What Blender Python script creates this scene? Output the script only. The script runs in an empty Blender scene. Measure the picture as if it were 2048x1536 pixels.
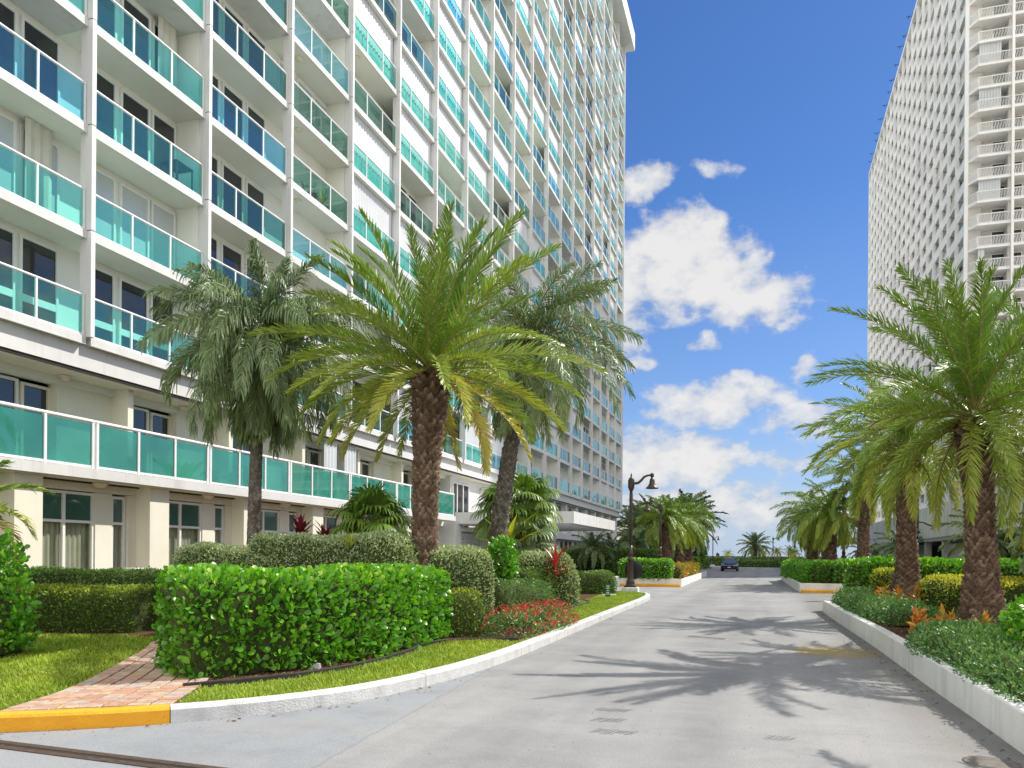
import bpy, math, random
import numpy as np
from mathutils import Vector

random.seed(7)
rng = np.random.default_rng(11)
SC = bpy.context.scene
COL = SC.collection
R = math.radians
PI = math.pi

# ------------------------------------------------------------------ helpers
def tag(o, label=None, cat=None, group=None, kind=None):
    if label: o['label'] = label
    if cat: o['category'] = cat
    if group: o['group'] = group
    if kind: o['kind'] = kind
    return o

def empty(name, loc, rz=0.0, label=None, cat=None, group=None):
    o = bpy.data.objects.new(name, None)
    COL.objects.link(o)
    o.location = loc
    o.rotation_euler = (0, 0, rz)
    o.empty_display_size = 0.3
    return tag(o, label, cat, group)

def link(name, me, parent=None, loc=(0, 0, 0), rz=0.0):
    o = bpy.data.objects.new(name, me)
    COL.objects.link(o)
    if parent is not None: o.parent = parent
    o.location = loc
    o.rotation_euler = (0, 0, rz)
    return o

def copy_tree(o, parent=None):
    c = o.copy()
    COL.objects.link(c)
    if parent is not None: c.parent = parent
    for ch in [x for x in COL.objects if x.parent == o]:
        copy_tree(ch, c)
    return c

def np_mesh(name, verts, faces, mats, attrs=None, midx=None, smooth=False):
    """faces: list of int arrays (n,k); attrs: {name: per-vertex float array}"""
    me = bpy.data.meshes.new(name)
    verts = np.asarray(verts, dtype=np.float32).reshape(-1, 3)
    faces = [np.asarray(f, dtype=np.int32) for f in faces if len(f)]
    me.vertices.add(len(verts))
    me.vertices.foreach_set('co', verts.ravel())
    tot = np.concatenate([np.full(len(f), f.shape[1], dtype=np.int32) for f in faces])
    lv = np.concatenate([f.ravel() for f in faces])
    me.loops.add(len(lv))
    me.loops.foreach_set('vertex_index', lv)
    me.polygons.add(len(tot))
    st = np.zeros(len(tot), dtype=np.int32)
    st[1:] = np.cumsum(tot)[:-1]
    me.polygons.foreach_set('loop_start', st)
    me.polygons.foreach_set('loop_total', tot)
    if midx is not None:
        me.polygons.foreach_set('material_index', np.asarray(midx, dtype=np.int32))
    if smooth:
        me.polygons.foreach_set('use_smooth', np.ones(len(tot), dtype=bool))
    me.update(calc_edges=True)
    for k, a in (attrs or {}).items():
        at = me.attributes.new(k, 'FLOAT', 'POINT')
        at.data.foreach_set('value', np.asarray(a, dtype=np.float32))
    for m in mats: me.materials.append(m)
    return me

class MB:
    """collects boxes, prisms, tubes and lathes and links them as ONE mesh"""
    def __init__(s):
        s.v, s.f, s.m, s.sm, s.t = [], [], [], [], []
        s.tint = 0.5
    def add(s, vs, fs, m=0, smooth=False):
        b = len(s.v)
        s.v += [tuple(p) for p in vs]
        s.t += [s.tint] * len(vs)
        for f in fs:
            s.f.append([b + i for i in f]); s.m.append(m); s.sm.append(smooth)
    def box(s, x0, x1, y0, y1, z0, z1, m=0):
        vs = [(x0,y0,z0),(x1,y0,z0),(x1,y1,z0),(x0,y1,z0),(x0,y0,z1),(x1,y0,z1),(x1,y1,z1),(x0,y1,z1)]
        s.add(vs, [(0,3,2,1),(4,5,6,7),(0,1,5,4),(1,2,6,5),(2,3,7,6),(3,0,4,7)], m)
    def bbox(s, x0, x1, y0, y1, z0, z1, r=0.02, m=0):
        """box whose top edges are chamfered"""
        vs = [(x0,y0,z0),(x1,y0,z0),(x1,y1,z0),(x0,y1,z0),(x0,y0,z1-r),(x1,y0,z1-r),(x1,y1,z1-r),(x0,y1,z1-r),
              (x0+r,y0+r,z1),(x1-r,y0+r,z1),(x1-r,y1-r,z1),(x0+r,y1-r,z1)]
        s.add(vs, [(0,3,2,1),(8,9,10,11),(0,1,5,4),(1,2,6,5),(2,3,7,6),(3,0,4,7),(4,5,9,8),(5,6,10,9),(6,7,11,10),(7,4,8,11)], m)
    def obox(s, c, ax, ay, az, m=0):
        c, ax, ay, az = (np.array(q, float) for q in (c, ax, ay, az))
        vs = [c+i*ax+j*ay+k*az for k in (-1,1) for (i,j) in ((-1,-1),(1,-1),(1,1),(-1,1))]
        s.add(vs, [(0,3,2,1),(4,5,6,7),(0,1,5,4),(1,2,6,5),(2,3,7,6),(3,0,4,7)], m)
    def prism(s, pts, z0, z1, m=0, mtop=None):
        n = len(pts)
        vs = [(p[0],p[1],z0) for p in pts] + [(p[0],p[1],z1) for p in pts]
        b = len(s.v); s.v += vs; s.t += [s.tint]*len(vs)
        s.f.append([b+n+i for i in range(n)]); s.m.append(m if mtop is None else mtop); s.sm.append(False)
        s.f.append([b+n-1-i for i in range(n)]); s.m.append(m); s.sm.append(False)
        for i in range(n):
            j = (i+1) % n
            s.f.append([b+i,b+j,b+n+j,b+n+i]); s.m.append(m); s.sm.append(False)
    def tube(s, pts, rad, n=8, m=0, cap=True, smooth=True):
        pts = [np.array(p, float) for p in pts]
        if not hasattr(rad, '__len__'): rad = [rad]*len(pts)
        rings = []
        for i, p in enumerate(pts):
            t = pts[min(i+1,len(pts)-1)] - pts[max(i-1,0)]
            t /= np.linalg.norm(t) + 1e-9
            a = np.cross(t, (0,0,1.) if abs(t[2]) < .95 else (0,1.,0)); a /= np.linalg.norm(a)
            b = np.cross(t, a)
            rings.append([p + rad[i]*(math.cos(2*PI*k/n)*a + math.sin(2*PI*k/n)*b) for k in range(n)])
        vs = [q for r in rings for q in r]
        fs = []
        for i in range(len(pts)-1):
            for k in range(n):
                fs.append((i*n+k, i*n+(k+1)%n, (i+1)*n+(k+1)%n, (i+1)*n+k))
        s.add(vs, fs, m, smooth)
        if cap:
            s.add(rings[0], [tuple(range(n))], m); s.add(rings[-1], [tuple(range(n-1,-1,-1))], m)
    def lathe(s, prof, c=(0,0), n=16, m=0, smooth=True):
        vs = [(c[0]+r*math.cos(2*PI*k/n), c[1]+r*math.sin(2*PI*k/n), z) for r, z in prof for k in range(n)]
        fs = [(i*n+k, i*n+(k+1)%n, (i+1)*n+(k+1)%n, (i+1)*n+k) for i in range(len(prof)-1) for k in range(n)]
        fs += [tuple(range(n-1,-1,-1)), tuple(range((len(prof)-1)*n, len(prof)*n))]
        s.add(vs, fs, m, smooth)
    def mesh(s, name, mats, origin=(0,0,0)):
        me = bpy.data.meshes.new(name)
        o = origin
        me.from_pydata([(p[0]-o[0], p[1]-o[1], p[2]-o[2]) for p in s.v], [], s.f)
        me.polygons.foreach_set('material_index', s.m)
        me.polygons.foreach_set('use_smooth', s.sm)
        at = me.attributes.new('tint', 'FLOAT', 'POINT')
        at.data.foreach_set('value', s.t)
        for x in (mats if isinstance(mats, (list, tuple)) else [mats]): me.materials.append(x)
        me.update()
        return me
    def build(s, name, mats, parent=None, origin=(0,0,0)):
        me = s.mesh(name, mats, origin)
        return link(name, me, parent, (0,0,0) if parent is not None else origin)

# ------------------------------------------------------------------ materials
def newmat(name):
    m = bpy.data.materials.new(name); m.use_nodes = True
    nt = m.node_tree; nt.nodes.clear()
    out = nt.nodes.new('ShaderNodeOutputMaterial')
    return m, nt, out

def nd(nt, typ, **kw):
    n = nt.nodes.new(typ)
    for k, v in kw.items():
        if k in n.inputs: n.inputs[k].default_value = v
        else: setattr(n, k, v)
    return n

def noise(nt, vec, scale, detail=4.0, rough=0.55):
    n = nt.nodes.new('ShaderNodeTexNoise')
    n.inputs['Scale'].default_value = scale
    n.inputs['Detail'].default_value = detail
    n.inputs['Roughness'].default_value = rough
    nt.links.new(vec, n.inputs['Vector'])
    return n.outputs['Fac']

def ramp(nt, fac, stops):
    r = nt.nodes.new('ShaderNodeValToRGB')
    el = r.color_ramp.elements
    while len(el) < len(stops): el.new(0.5)
    for e, (p, c) in zip(el, stops):
        e.position = p; e.color = (*c, 1) if len(c) == 3 else c
    nt.links.new(fac, r.inputs['Fac'])
    return r.outputs['Color']

def mix(nt, fac, a, b, typ='MIX'):
    n = nt.nodes.new('ShaderNodeMixRGB'); n.blend_type = typ
    for i, x in enumerate((fac, a, b)):
        if hasattr(x, 'links') or hasattr(x, 'is_linked'): nt.links.new(x, n.inputs[i])
        elif i == 0: n.inputs[0].default_value = x
        else: n.inputs[i].default_value = (*x, 1)
    return n.outputs[0]

def mth(nt, op, a, b=None, c=None, clamp=False):
    n = nt.nodes.new('ShaderNodeMath'); n.operation = op; n.use_clamp = clamp
    for i, x in enumerate((a, b, c)):
        if x is None: continue
        if hasattr(x, 'is_linked'): nt.links.new(x, n.inputs[i])
        else: n.inputs[i].default_value = x
    return n.outputs[0]

def position(nt):
    return nt.nodes.new('ShaderNodeNewGeometry').outputs['Position']

def stretch(nt, vec, s):
    m = nt.nodes.new('ShaderNodeMapping'); m.inputs['Scale'].default_value = s
    nt.links.new(vec, m.inputs['Vector'])
    return m.outputs[0]

def bumpn(nt, h, strength=0.3, dist=0.02):
    b = nt.nodes.new('ShaderNodeBump')
    b.inputs['Strength'].default_value = strength
    b.inputs['Distance'].default_value = dist
    nt.links.new(h, b.inputs['Height'])
    return b.outputs['Normal']

def surf(name, c1, c2, scale=3.0, rough=0.7, bump=0.15, bscale=60, spec=0.4, streak=None, metal=0.0, dist=0.01, chips=None):
    """mottled surface; streak=(colour, amount) adds dirt runs down vertical faces"""
    m, nt, out = newmat(name)
    p = nd(nt, 'ShaderNodeBsdfPrincipled', Roughness=rough, Metallic=metal)
    p.inputs['Specular IOR Level'].default_value = spec
    pos = position(nt)
    col = ramp(nt, noise(nt, pos, scale, 5), [(0.3, c1), (0.7, c2)])
    if streak:
        f = noise(nt, stretch(nt, pos, (2.2, 2.2, 0.25)), 1.0, 5, 0.7)
        f = ramp(nt, f, [(0.52, (0, 0, 0)), (0.75, (1, 1, 1))])
        f = mth(nt, 'MULTIPLY', f, streak[1])
        col = mix(nt, f, col, streak[0])
    if chips:
        f = ramp(nt, noise(nt, pos, chips[1], 6, .75), [(chips[2], (0, 0, 0)), (chips[2]+.05, (1, 1, 1))])
        f = mth(nt, 'MULTIPLY', f, ramp(nt, noise(nt, pos, 1.1, 3), [(.40, (.15,.15,.15)), (.62, (1, 1, 1))]))
        col = mix(nt, f, col, chips[0])
    nt.links.new(col, p.inputs['Base Color'])
    if bump > 0:
        nt.links.new(bumpn(nt, noise(nt, pos, bscale, 3), bump, dist), p.inputs['Normal'])
    nt.links.new(p.outputs[0], out.inputs[0])
    return m

def tinted(name, stops, attr='tint', rough=0.6, spec=0.3, nscale=8, namt=0.25, bump=0.2, bscale=40, trans=0.0, tcol=None, coat=0.0, dist=0.01):
    """colour read from a per-piece random attribute, plus mottling and (for leaves) translucency"""
    m, nt, out = newmat(name)
    p = nd(nt, 'ShaderNodeBsdfPrincipled', Roughness=rough)
    p.inputs['Specular IOR Level'].default_value = spec
    a = nt.nodes.new('ShaderNodeAttribute'); a.attribute_name = attr
    col = ramp(nt, a.outputs['Fac'], stops)
    if namt:
        f = noise(nt, position(nt), nscale, 3)
        f = ramp(nt, f, [(0.3, (1-namt,)*3), (0.7, (1+namt,)*3)])
        col = mix(nt, 1.0, col, f, 'MULTIPLY')
    nt.links.new(col, p.inputs['Base Color'])
    if bump: nt.links.new(bumpn(nt, noise(nt, position(nt), bscale, 3), bump, dist), p.inputs['Normal'])
    sh = p.outputs[0]
    if trans:
        t = nt.nodes.new('ShaderNodeBsdfTranslucent')
        c2 = mix(nt, 1.0, col, tcol or (1.25, 1.3, 0.5), 'MULTIPLY')
        nt.links.new(c2, t.inputs['Color'])
        mx = nt.nodes.new('ShaderNodeMixShader'); mx.inputs[0].default_value = trans
        nt.links.new(sh, mx.inputs[1]); nt.links.new(t.outputs[0], mx.inputs[2]); sh = mx.outputs[0]
    nt.links.new(sh, out.inputs[0])
    return m

def plain(name, c, rough=0.5, metal=0.0, spec=0.5, var=0.12, scale=12, bump=0.0):
    return surf(name, tuple(x*(1-var) for x in c), tuple(min(1, x*(1+var)) for x in c), scale, rough, bump, 50, spec, None, metal)

def glass_tint(name, tint, refl=0.9, body=0.0, bodycol=(0.1,0.4,0.36), rough=0.0):
    m, nt, out = newmat(name)
    tr = nd(nt, 'ShaderNodeBsdfTransparent', Color=(*tint, 1))
    gl = nd(nt, 'ShaderNodeBsdfGlossy', Roughness=rough, Color=(refl, refl, refl, 1))
    sh = tr.outputs[0]
    if body:
        df = nd(nt, 'ShaderNodeBsdfDiffuse')
        f = noise(nt, position(nt), 0.8, 3)
        col = ramp(nt, f, [(0.3, tuple(x*.8 for x in bodycol)), (0.7, tuple(x*1.2 for x in bodycol))])
        nt.links.new(col, df.inputs['Color'])
        mb = nd(nt, 'ShaderNodeMixShader'); mb.inputs[0].default_value = body
        nt.links.new(sh, mb.inputs[1]); nt.links.new(df.outputs[0], mb.inputs[2]); sh = mb.outputs[0]
    fr = nd(nt, 'ShaderNodeFresnel', IOR=1.75)
    # only the face turned to the viewer reflects; the rear face of the sheet just lets light through
    ge = nt.nodes.new('ShaderNodeNewGeometry')
    fac = mth(nt, 'MULTIPLY', fr.outputs[0], mth(nt, 'SUBTRACT', 1.0, ge.outputs['Backfacing']))
    mx = nd(nt, 'ShaderNodeMixShader')
    nt.links.new(fac, mx.inputs[0]); nt.links.new(sh, mx.inputs[1]); nt.links.new(gl.outputs[0], mx.inputs[2])
    nt.links.new(mx.outputs[0], out.inputs[0])
    return m

M = {}
M['white'] = surf('white_paint', (.63,.625,.605), (.70,.695,.675), 1.3, .6, .08, 50, .3, ((.42,.40,.36), .5))
M['cream'] = surf('cream_stucco', (.75,.72,.585), (.81,.78,.65), 1.1, .8, .12, 60, .2, ((.55,.52,.45), .25))
M['soffit'] = surf('soffit_paint', (.77,.76,.69), (.83,.82,.76), .8, .8, .05, 40, .2)
M['pillar'] = surf('pillar_paint', (.66,.66,.66), (.73,.73,.725), 1.5, .6, .06, 50, .3, ((.42,.41,.38), .45))
M['rail'] = plain('white_rail_metal', (.82,.82,.82), .35, 0, .5, .04)
M['dark_gap'] = plain('dark_joint_sealant', (.05,.045,.04), .8)
M['glass'] = glass_tint('teal_railing_glass', (.58,.915,.88), .95, .04, (.16,.62,.56))
M['glass_frost'] = glass_tint('deep_teal_terrace_glass', (.40,.78,.70), .9, .55, (.055,.33,.26), .0)
M['glass_gray'] = glass_tint('gray_green_railing_glass', (.42,.68,.62), .95, .05, (.10,.30,.26))
M['glass_blue'] = glass_tint('pale_blue_railing_glass', (.52,.84,.92), .95, .03, (.2,.5,.6))
M['pane'] = surf('dark_window_pane', (.012,.016,.018), (.03,.036,.04), .5, .03, 0, 50, .9)
M['pane_blue'] = surf('pale_blind_pane', (.44,.48,.48), (.58,.62,.62), .35, .06, 0, 50, .6)
M['pane_green'] = surf('green_tinted_pane', (.04,.10,.085), (.07,.15,.12), .6, .04, 0, 50, .7)
M['curtain'] = surf('sheer_curtain_cloth', (.56,.55,.47), (.66,.65,.57), 2, .9, .1, 80, .1)
M['shutter'] = surf('white_shutter_slats', (.56,.585,.60), (.66,.685,.70), .7, .45, 0, 50, .4)
M['frame'] = plain('window_frame_white', (.78,.78,.74), .45, 0, .4, .05)
M['gray_wall'] = surf('gray_stucco', (.46,.45,.42), (.55,.53,.50), 1.0, .8, .1, 50, .2)  # one even gray stucco for the lobby wall
M['concrete'] = surf('weathered_concrete', (.42,.41,.39), (.56,.55,.52), 2.2, .85, .25, 40, .2, ((.28,.27,.25), .5))
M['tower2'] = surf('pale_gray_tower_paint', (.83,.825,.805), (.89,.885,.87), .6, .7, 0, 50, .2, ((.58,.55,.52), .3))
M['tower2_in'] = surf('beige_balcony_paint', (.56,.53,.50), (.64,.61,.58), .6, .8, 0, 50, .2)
M['planter_white'] = surf('chalky_white_wall_paint', (.74,.74,.72), (.82,.82,.80), 3.0, .75, .3, 25, .2, ((.42,.41,.36), .6), dist=.015, chips=((.22,.21,.18), 26, .66))
M['bronze'] = surf('bronze_lamp_metal', (.045,.03,.024), (.085,.058,.045), 14, .42, .1, 60, .5, None, .35)
M['black_metal'] = plain('black_metal', (.02,.02,.022), .5, .2)
M['shade_core_stem'] = surf('shade_core_stem_green', (.035,.05,.016), (.085,.10,.035), 18, .9, .5, 60, .1)  # dark green standing for shade inside the hedges; also colours plant stems

def road_mat():
    m, nt, out = newmat('sun_bleached_asphalt')
    p = nd(nt, 'ShaderNodeBsdfPrincipled', Roughness=.85)
    p.inputs['Specular IOR Level'].default_value = .25
    pos = position(nt)
    c = ramp(nt, noise(nt, pos, .35, 6, .6), [(.3, (.255,.253,.255)), (.7, (.325,.32,.317))])
    # long tyre-polished bands along the drive
    b = noise(nt, stretch(nt, pos, (1.2, .06, 1)), 1.0, 4, .6)
    c = mix(nt, mth(nt, 'MULTIPLY', ramp(nt, b, [(.45, (0,0,0)), (.7, (1,1,1))]), .45), c, (.185,.185,.195))
    # cross wise faint brush lines
    b2 = noise(nt, stretch(nt, pos, (.25, 3.0, 1)), 1.0, 5, .7)
    c = mix(nt, mth(nt, 'MULTIPLY', ramp(nt, b2, [(.5, (0,0,0)), (.8, (1,1,1))]), .5), c, (.34,.33,.325))
    # bluish patched area towards the cross drive
    sx = nt.nodes.new('ShaderNodeSeparateXYZ'); nt.links.new(pos, sx.inputs[0])
    # older bluish strip along the kerb, ending at a straight paving joint
    g = mth(nt, 'ADD', mth(nt, 'MULTIPLY', sx.outputs[0], -1.0), mth(nt, 'MULTIPLY', sx.outputs[1], -.085))
    g = mth(nt, 'ADD', mth(nt, 'ADD', g, -2.75), mth(nt, 'MULTIPLY_ADD', noise(nt, pos, 3.0, 5), .10, -.05))
    jl = ramp(nt, mth(nt, 'ABSOLUTE', g), [(0, (1,1,1)), (.022, (0,0,0))])
    g = mth(nt, 'GREATER_THAN', g, 0.0)
    g = mth(nt, 'MULTIPLY', g, ramp(nt, noise(nt, pos, .9, 5), [(.38, (.35,.35,.35)), (.55, (1,1,1))]))
    c = mix(nt, mth(nt, 'MULTIPLY', jl, .55), c, (.15,.15,.155))
    c = mix(nt, mth(nt, 'MULTIPLY', g, .85), c, (.265,.285,.305))
    # yellow-brown stain beside the wall
    dx = mth(nt, 'DIVIDE', mth(nt, 'SUBTRACT', sx.outputs[0], 1.25), .85)
    dy = mth(nt, 'DIVIDE', mth(nt, 'SUBTRACT', sx.outputs[1], 14.4), .95)
    d = mth(nt, 'ADD', mth(nt, 'MULTIPLY', dx, dx), mth(nt, 'MULTIPLY', dy, dy))
    d = mth(nt, 'ADD', d, mth(nt, 'MULTIPLY_ADD', noise(nt, pos, 2.5, 5), 1.4, -.7))
    st = ramp(nt, d, [(.5, (1,1,1)), (1.0, (0,0,0))])
    c = mix(nt, mth(nt, 'MULTIPLY', st, .75), c, (.36,.27,.10))
    # oily darker run-off along the wall foot
    e = mth(nt, 'ADD', sx.outputs[0], mth(nt, 'MULTIPLY_ADD', noise(nt, pos, 1.6, 5), 1.6, -.8))
    e = ramp(nt, mth(nt, 'MULTIPLY', mth(nt, 'SUBTRACT', e, 1.1), 1.2, clamp=True), [(0, (0,0,0)), (.8, (1,1,1))])
    c = mix(nt, mth(nt, 'MULTIPLY', e, .45), c, (.15,.135,.115))
    # broad worn patches, oil drips down the lane and darker wheel paths
    wp = ramp(nt, noise(nt, pos, .8, 6, .7), [(.35, (.84,.84,.85)), (.5, (1,1,1)), (.68, (1.10,1.09,1.07))])
    c = mix(nt, .9, c, wp, 'MULTIPLY')
    for lx in (-2.35, -.45):
        q = mth(nt, 'DIVIDE', mth(nt, 'SUBTRACT', mth(nt, 'ADD', sx.outputs[0], mth(nt, 'MULTIPLY_ADD', noise(nt, stretch(nt, pos, (.2,.2,1)), 1, 3), .8, -.4)), lx), .34)
        q = ramp(nt, mth(nt, 'MULTIPLY', q, q), [(0, (1,1,1)), (1, (0,0,0))])
        c = mix(nt, mth(nt, 'MULTIPLY', q, .22), c, (.17,.17,.175))
    vd = nt.nodes.new('ShaderNodeTexVoronoi'); vd.inputs['Scale'].default_value = 1.7; nt.links.new(pos, vd.inputs['Vector'])
    dr = mth(nt, 'MULTIPLY', ramp(nt, vd.outputs['Distance'], [(.0, (1,1,1)), (.055, (0,0,0))]), ramp(nt, noise(nt, pos, .5, 2), [(.45, (0,0,0)), (.6, (1,1,1))]))
    c = mix(nt, mth(nt, 'MULTIPLY', dr, .6), c, (.07,.065,.06))
    # fine aggregate
    sp = noise(nt, pos, 55, 3, .8)
    c = mix(nt, .62, c, ramp(nt, sp, [(.3, (.62,.62,.62)), (.5, (1,1,1)), (.72, (1.35,1.35,1.35))]), 'MULTIPLY')
    # hairline cracks
    vo = nt.nodes.new('ShaderNodeTexVoronoi'); vo.feature = 'DISTANCE_TO_EDGE'; vo.inputs['Scale'].default_value = .22
    wv = nt.nodes.new('ShaderNodeVectorMath'); wv.operation = 'ADD'
    nz = nt.nodes.new('ShaderNodeTexNoise'); nz.inputs['Scale'].default_value = 1.3; nz.inputs['Detail'].default_value = 5
    nt.links.new(pos, nz.inputs['Vector'])
    nt.links.new(pos, wv.inputs[0]); nt.links.new(nz.outputs['Color'], wv.inputs[1]); nt.links.new(wv.outputs[0], vo.inputs['Vector'])
    ck = ramp(nt, vo.outputs['Distance'], [(.0, (1,1,1)), (.004, (0,0,0))])
    c = mix(nt, mth(nt, 'MULTIPLY', ck, .16), c, (.12,.12,.12))
    nt.links.new(c, p.inputs['Base Color'])
    h = mth(nt, 'ADD', noise(nt, pos, 70, 3, .7), mth(nt, 'MULTIPLY', noise(nt, pos, 6, 3), .6))
    nt.links.new(bumpn(nt, h, .35, .008), p.inputs['Normal'])
    nt.links.new(p.outputs[0], out.inputs[0])
    return m
M['road'] = road_mat()
M['kerb'] = surf('rough_white_kerb', (.52,.52,.51), (.66,.66,.65), 5, .85, .8, 45, .2, ((.30,.29,.27), .6), dist=.012, chips=((.24,.235,.22), 30, .62))
M['kerb_yellow'] = surf('yellow_kerb_paint', (.76,.33,.018), (.86,.42,.03), 4, .7, .7, 45, .3, ((.50,.26,.05), .5), dist=.012, chips=((.33,.25,.16), 24, .64))
M['soil'] = surf('red_brown_mulch', (.07,.035,.02), (.16,.085,.05), 22, .95, .9, 45, .1, dist=.03)
M['turf'] = surf('turf_soil', (.10,.15,.025), (.17,.23,.04), 9, .95, .6, 60, .1)
M['sand'] = surf('pale_sand', (.55,.50,.40), (.66,.60,.48), .4, .9, .1, 30, .1)
M['sea'] = surf('sea_water', (.02,.10,.14), (.04,.16,.20), .05, .15, .3, 1.2, .5)
M['brick'] = tinted('pavers', [(0,(.40,.22,.15)),(.3,(.48,.30,.20)),(.5,(.50,.38,.27)),(.7,(.42,.37,.33)),(.85,(.46,.27,.20)),(1,(.36,.33,.31))], 'tint', .85, .2, 14, .2, .5, 60)
M['grass'] = tinted('grass_blades', [(0,(.17,.28,.025)),(.5,(.31,.42,.04)),(.85,(.44,.48,.07)),(1,(.52,.46,.14))], 'rnd', .6, .25, 1.5, .18, 0, 40, .3, (1.2,1.2,.5))
# foliage: leaf colours by kind
M['clusia'] = tinted('clusia_leaf', [(0,(.06,.20,.018)),(.5,(.12,.34,.025)),(.9,(.23,.50,.04)),(1,(.44,.58,.09))], 'rnd', .33, .5, 40, .12, 0, 40, .28, (1.3,1.35,.4))
M['gray_leaf'] = tinted('silvery_green_leaf', [(0,(.22,.31,.15)),(.6,(.41,.50,.27)),(1,(.60,.66,.42))], 'rnd', .4, .5, 30, .15, 0, 40, .25)
M['ficus'] = tinted('small_dark_leaf', [(0,(.06,.14,.03)),(.6,(.15,.28,.055)),(1,(.34,.46,.10))], 'rnd', .32, .5, 30, .15, 0, 40, .2)
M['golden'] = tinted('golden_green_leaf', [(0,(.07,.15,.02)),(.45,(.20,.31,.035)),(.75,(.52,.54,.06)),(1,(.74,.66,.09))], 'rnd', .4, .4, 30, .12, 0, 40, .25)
M['cover'] = tinted('ground_cover_leaf', [(0,(.055,.14,.04)),(.6,(.12,.26,.07)),(1,(.26,.42,.13))], 'rnd', .4, .4, 30, .15, 0, 40, .2)
M['palm'] = tinted('palm_leaflet', [(0,(.12,.22,.035)),(.45,(.20,.32,.05)),(.75,(.38,.44,.06)),(.92,(.48,.43,.07)),(1,(.46,.32,.09))], 'rnd', .42, .42, 3, .18, 0, 40, .2, (1.2,1.2,.45))
M['palm_dark'] = tinted('dark_palm_leaflet', [(0,(.12,.19,.08)),(.5,(.21,.29,.12)),(.85,(.34,.41,.16)),(1,(.34,.31,.12))], 'rnd', .42, .5, 3, .18, 0, 40, .15, (1.2,1.2,.5))
M['rachis'] = plain('palm_rachis', (.28,.26,.07), .5, 0, .4, .25)
M['bark'] = tinted('palm_bark', [(0,(.05,.03,.02)),(.4,(.17,.11,.075)),(.75,(.34,.25,.18)),(1,(.50,.41,.32))], 'rnd', .9, .15, 25, .4, .8, 70, dist=.02)
M['bark_gray'] = tinted('gray_palm_bark', [(0,(.07,.055,.045)),(.5,(.20,.17,.14)),(1,(.40,.36,.31))], 'rnd', .9, .15, 18, .4, .8, 60, dist=.02)
M['dry'] = plain('dry_palm_fibre', (.26,.15,.07), .9, 0, .1, .4)
M['red_petal'] = tinted('red_petals', [(0,(.50,.015,.02)),(.6,(.70,.035,.04)),(1,(.80,.14,.12))], 'rnd', .5, .3, 20, .1, 0, 40, .2, (1.2,.8,.8))
M['orange_leaf'] = tinted('orange_croton_leaf', [(0,(.16,.26,.03)),(.25,(.50,.40,.05)),(.5,(.72,.25,.04)),(.8,(.80,.34,.06)),(1,(.85,.60,.12))], 'rnd', .4, .4, 20, .15, 0, 40, .2, (1.2,1,.5))
M['maroon_leaf'] = tinted('maroon_leaf', [(0,(.07,.012,.02)),(1,(.20,.025,.035))], 'rnd', .35, .5, 20, .15, 0, 40, .15, (1.3,.7,.7))
M['red_leaf'] = tinted('red_leaf', [(0,(.28,.03,.03)),(1,(.55,.09,.06))], 'rnd', .35, .5, 20, .15, 0, 40, .2, (1.3,.8,.8))
M['car_paint'] = plain('dark_car_paint', (.018,.02,.028), .18, .3, .6, .05)
M['car_glass'] = plain('car_glass', (.10,.14,.17), .05, 0, .9, .05)
M['chrome'] = plain('bright_metal', (.6,.6,.6), .2, 1, .5, .05)
M['rubber'] = plain('tyre_rubber', (.02,.02,.02), .85)
M['lens'] = plain('clear_lamp_lens', (.7,.72,.74), .1, 0, .8, .05)
M['green_sign'] = plain('green_sign_paint', (.02,.14,.06), .4)
M['sign_white'] = plain('white_lettering', (.8,.8,.8), .5)
M['edging'] = plain('black_plastic_edging', (.03,.028,.027), .55, 0, .4, .3)
M['iron'] = surf('rusty_iron', (.05,.035,.028), (.11,.07,.05), 20, .8, .5, 80, .3)
M['roof_red'] = plain('clay_roof', (.3,.12,.08), .8)
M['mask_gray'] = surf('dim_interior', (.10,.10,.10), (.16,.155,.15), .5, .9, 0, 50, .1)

# ------------------------------------------------------------------ foliage builders
def norm(a):
    return a / (np.linalg.norm(a, axis=-1, keepdims=True) + 1e-9)

def paddle_template():
    xs = [0, .18, .45, .72, .92, 1.0]; ws = [.06, .2, .42, .5, .33, .06]; zs = [0, .03, .06, .05, 0, -.05]
    v = []
    for x, w, z in zip(xs, ws, zs):
        v += [(x, -w, z+.10*w), (x, 0, z), (x, w, z+.10*w)]
    f = []
    for i in range(5):
        f += [(i*3, i*3+1, i*3+4, i*3+3), (i*3+1, i*3+2, i*3+5, i*3+4)]
    return np.array(v), np.array(f)
def rhomb_template():
    return np.array([(0,0,0),(.45,-.5,.12),(1,0,-.06),(.45,.5,.12)]), np.array([(0,1,2),(0,2,3)])
def lance_template(curl=.25):
    xs = [0, .3, .65, 1.0]; ws = [.16, .5, .42, .02]
    v = []
    for x, w in zip(xs, ws):
        z = -curl*x*x
        v += [(x, -w, z+.25*w*.3), (x, 0, z), (x, w, z+.25*w*.3)]
    f = []
    for i in range(3):
        f += [(i*3, i*3+1, i*3+4, i*3+3), (i*3+1, i*3+2, i*3+5, i*3+4)]
    return np.array(v), np.array(f)
PADDLE, RHOMB, LANCE = paddle_template(), rhomb_template(), lance_template()

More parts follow.
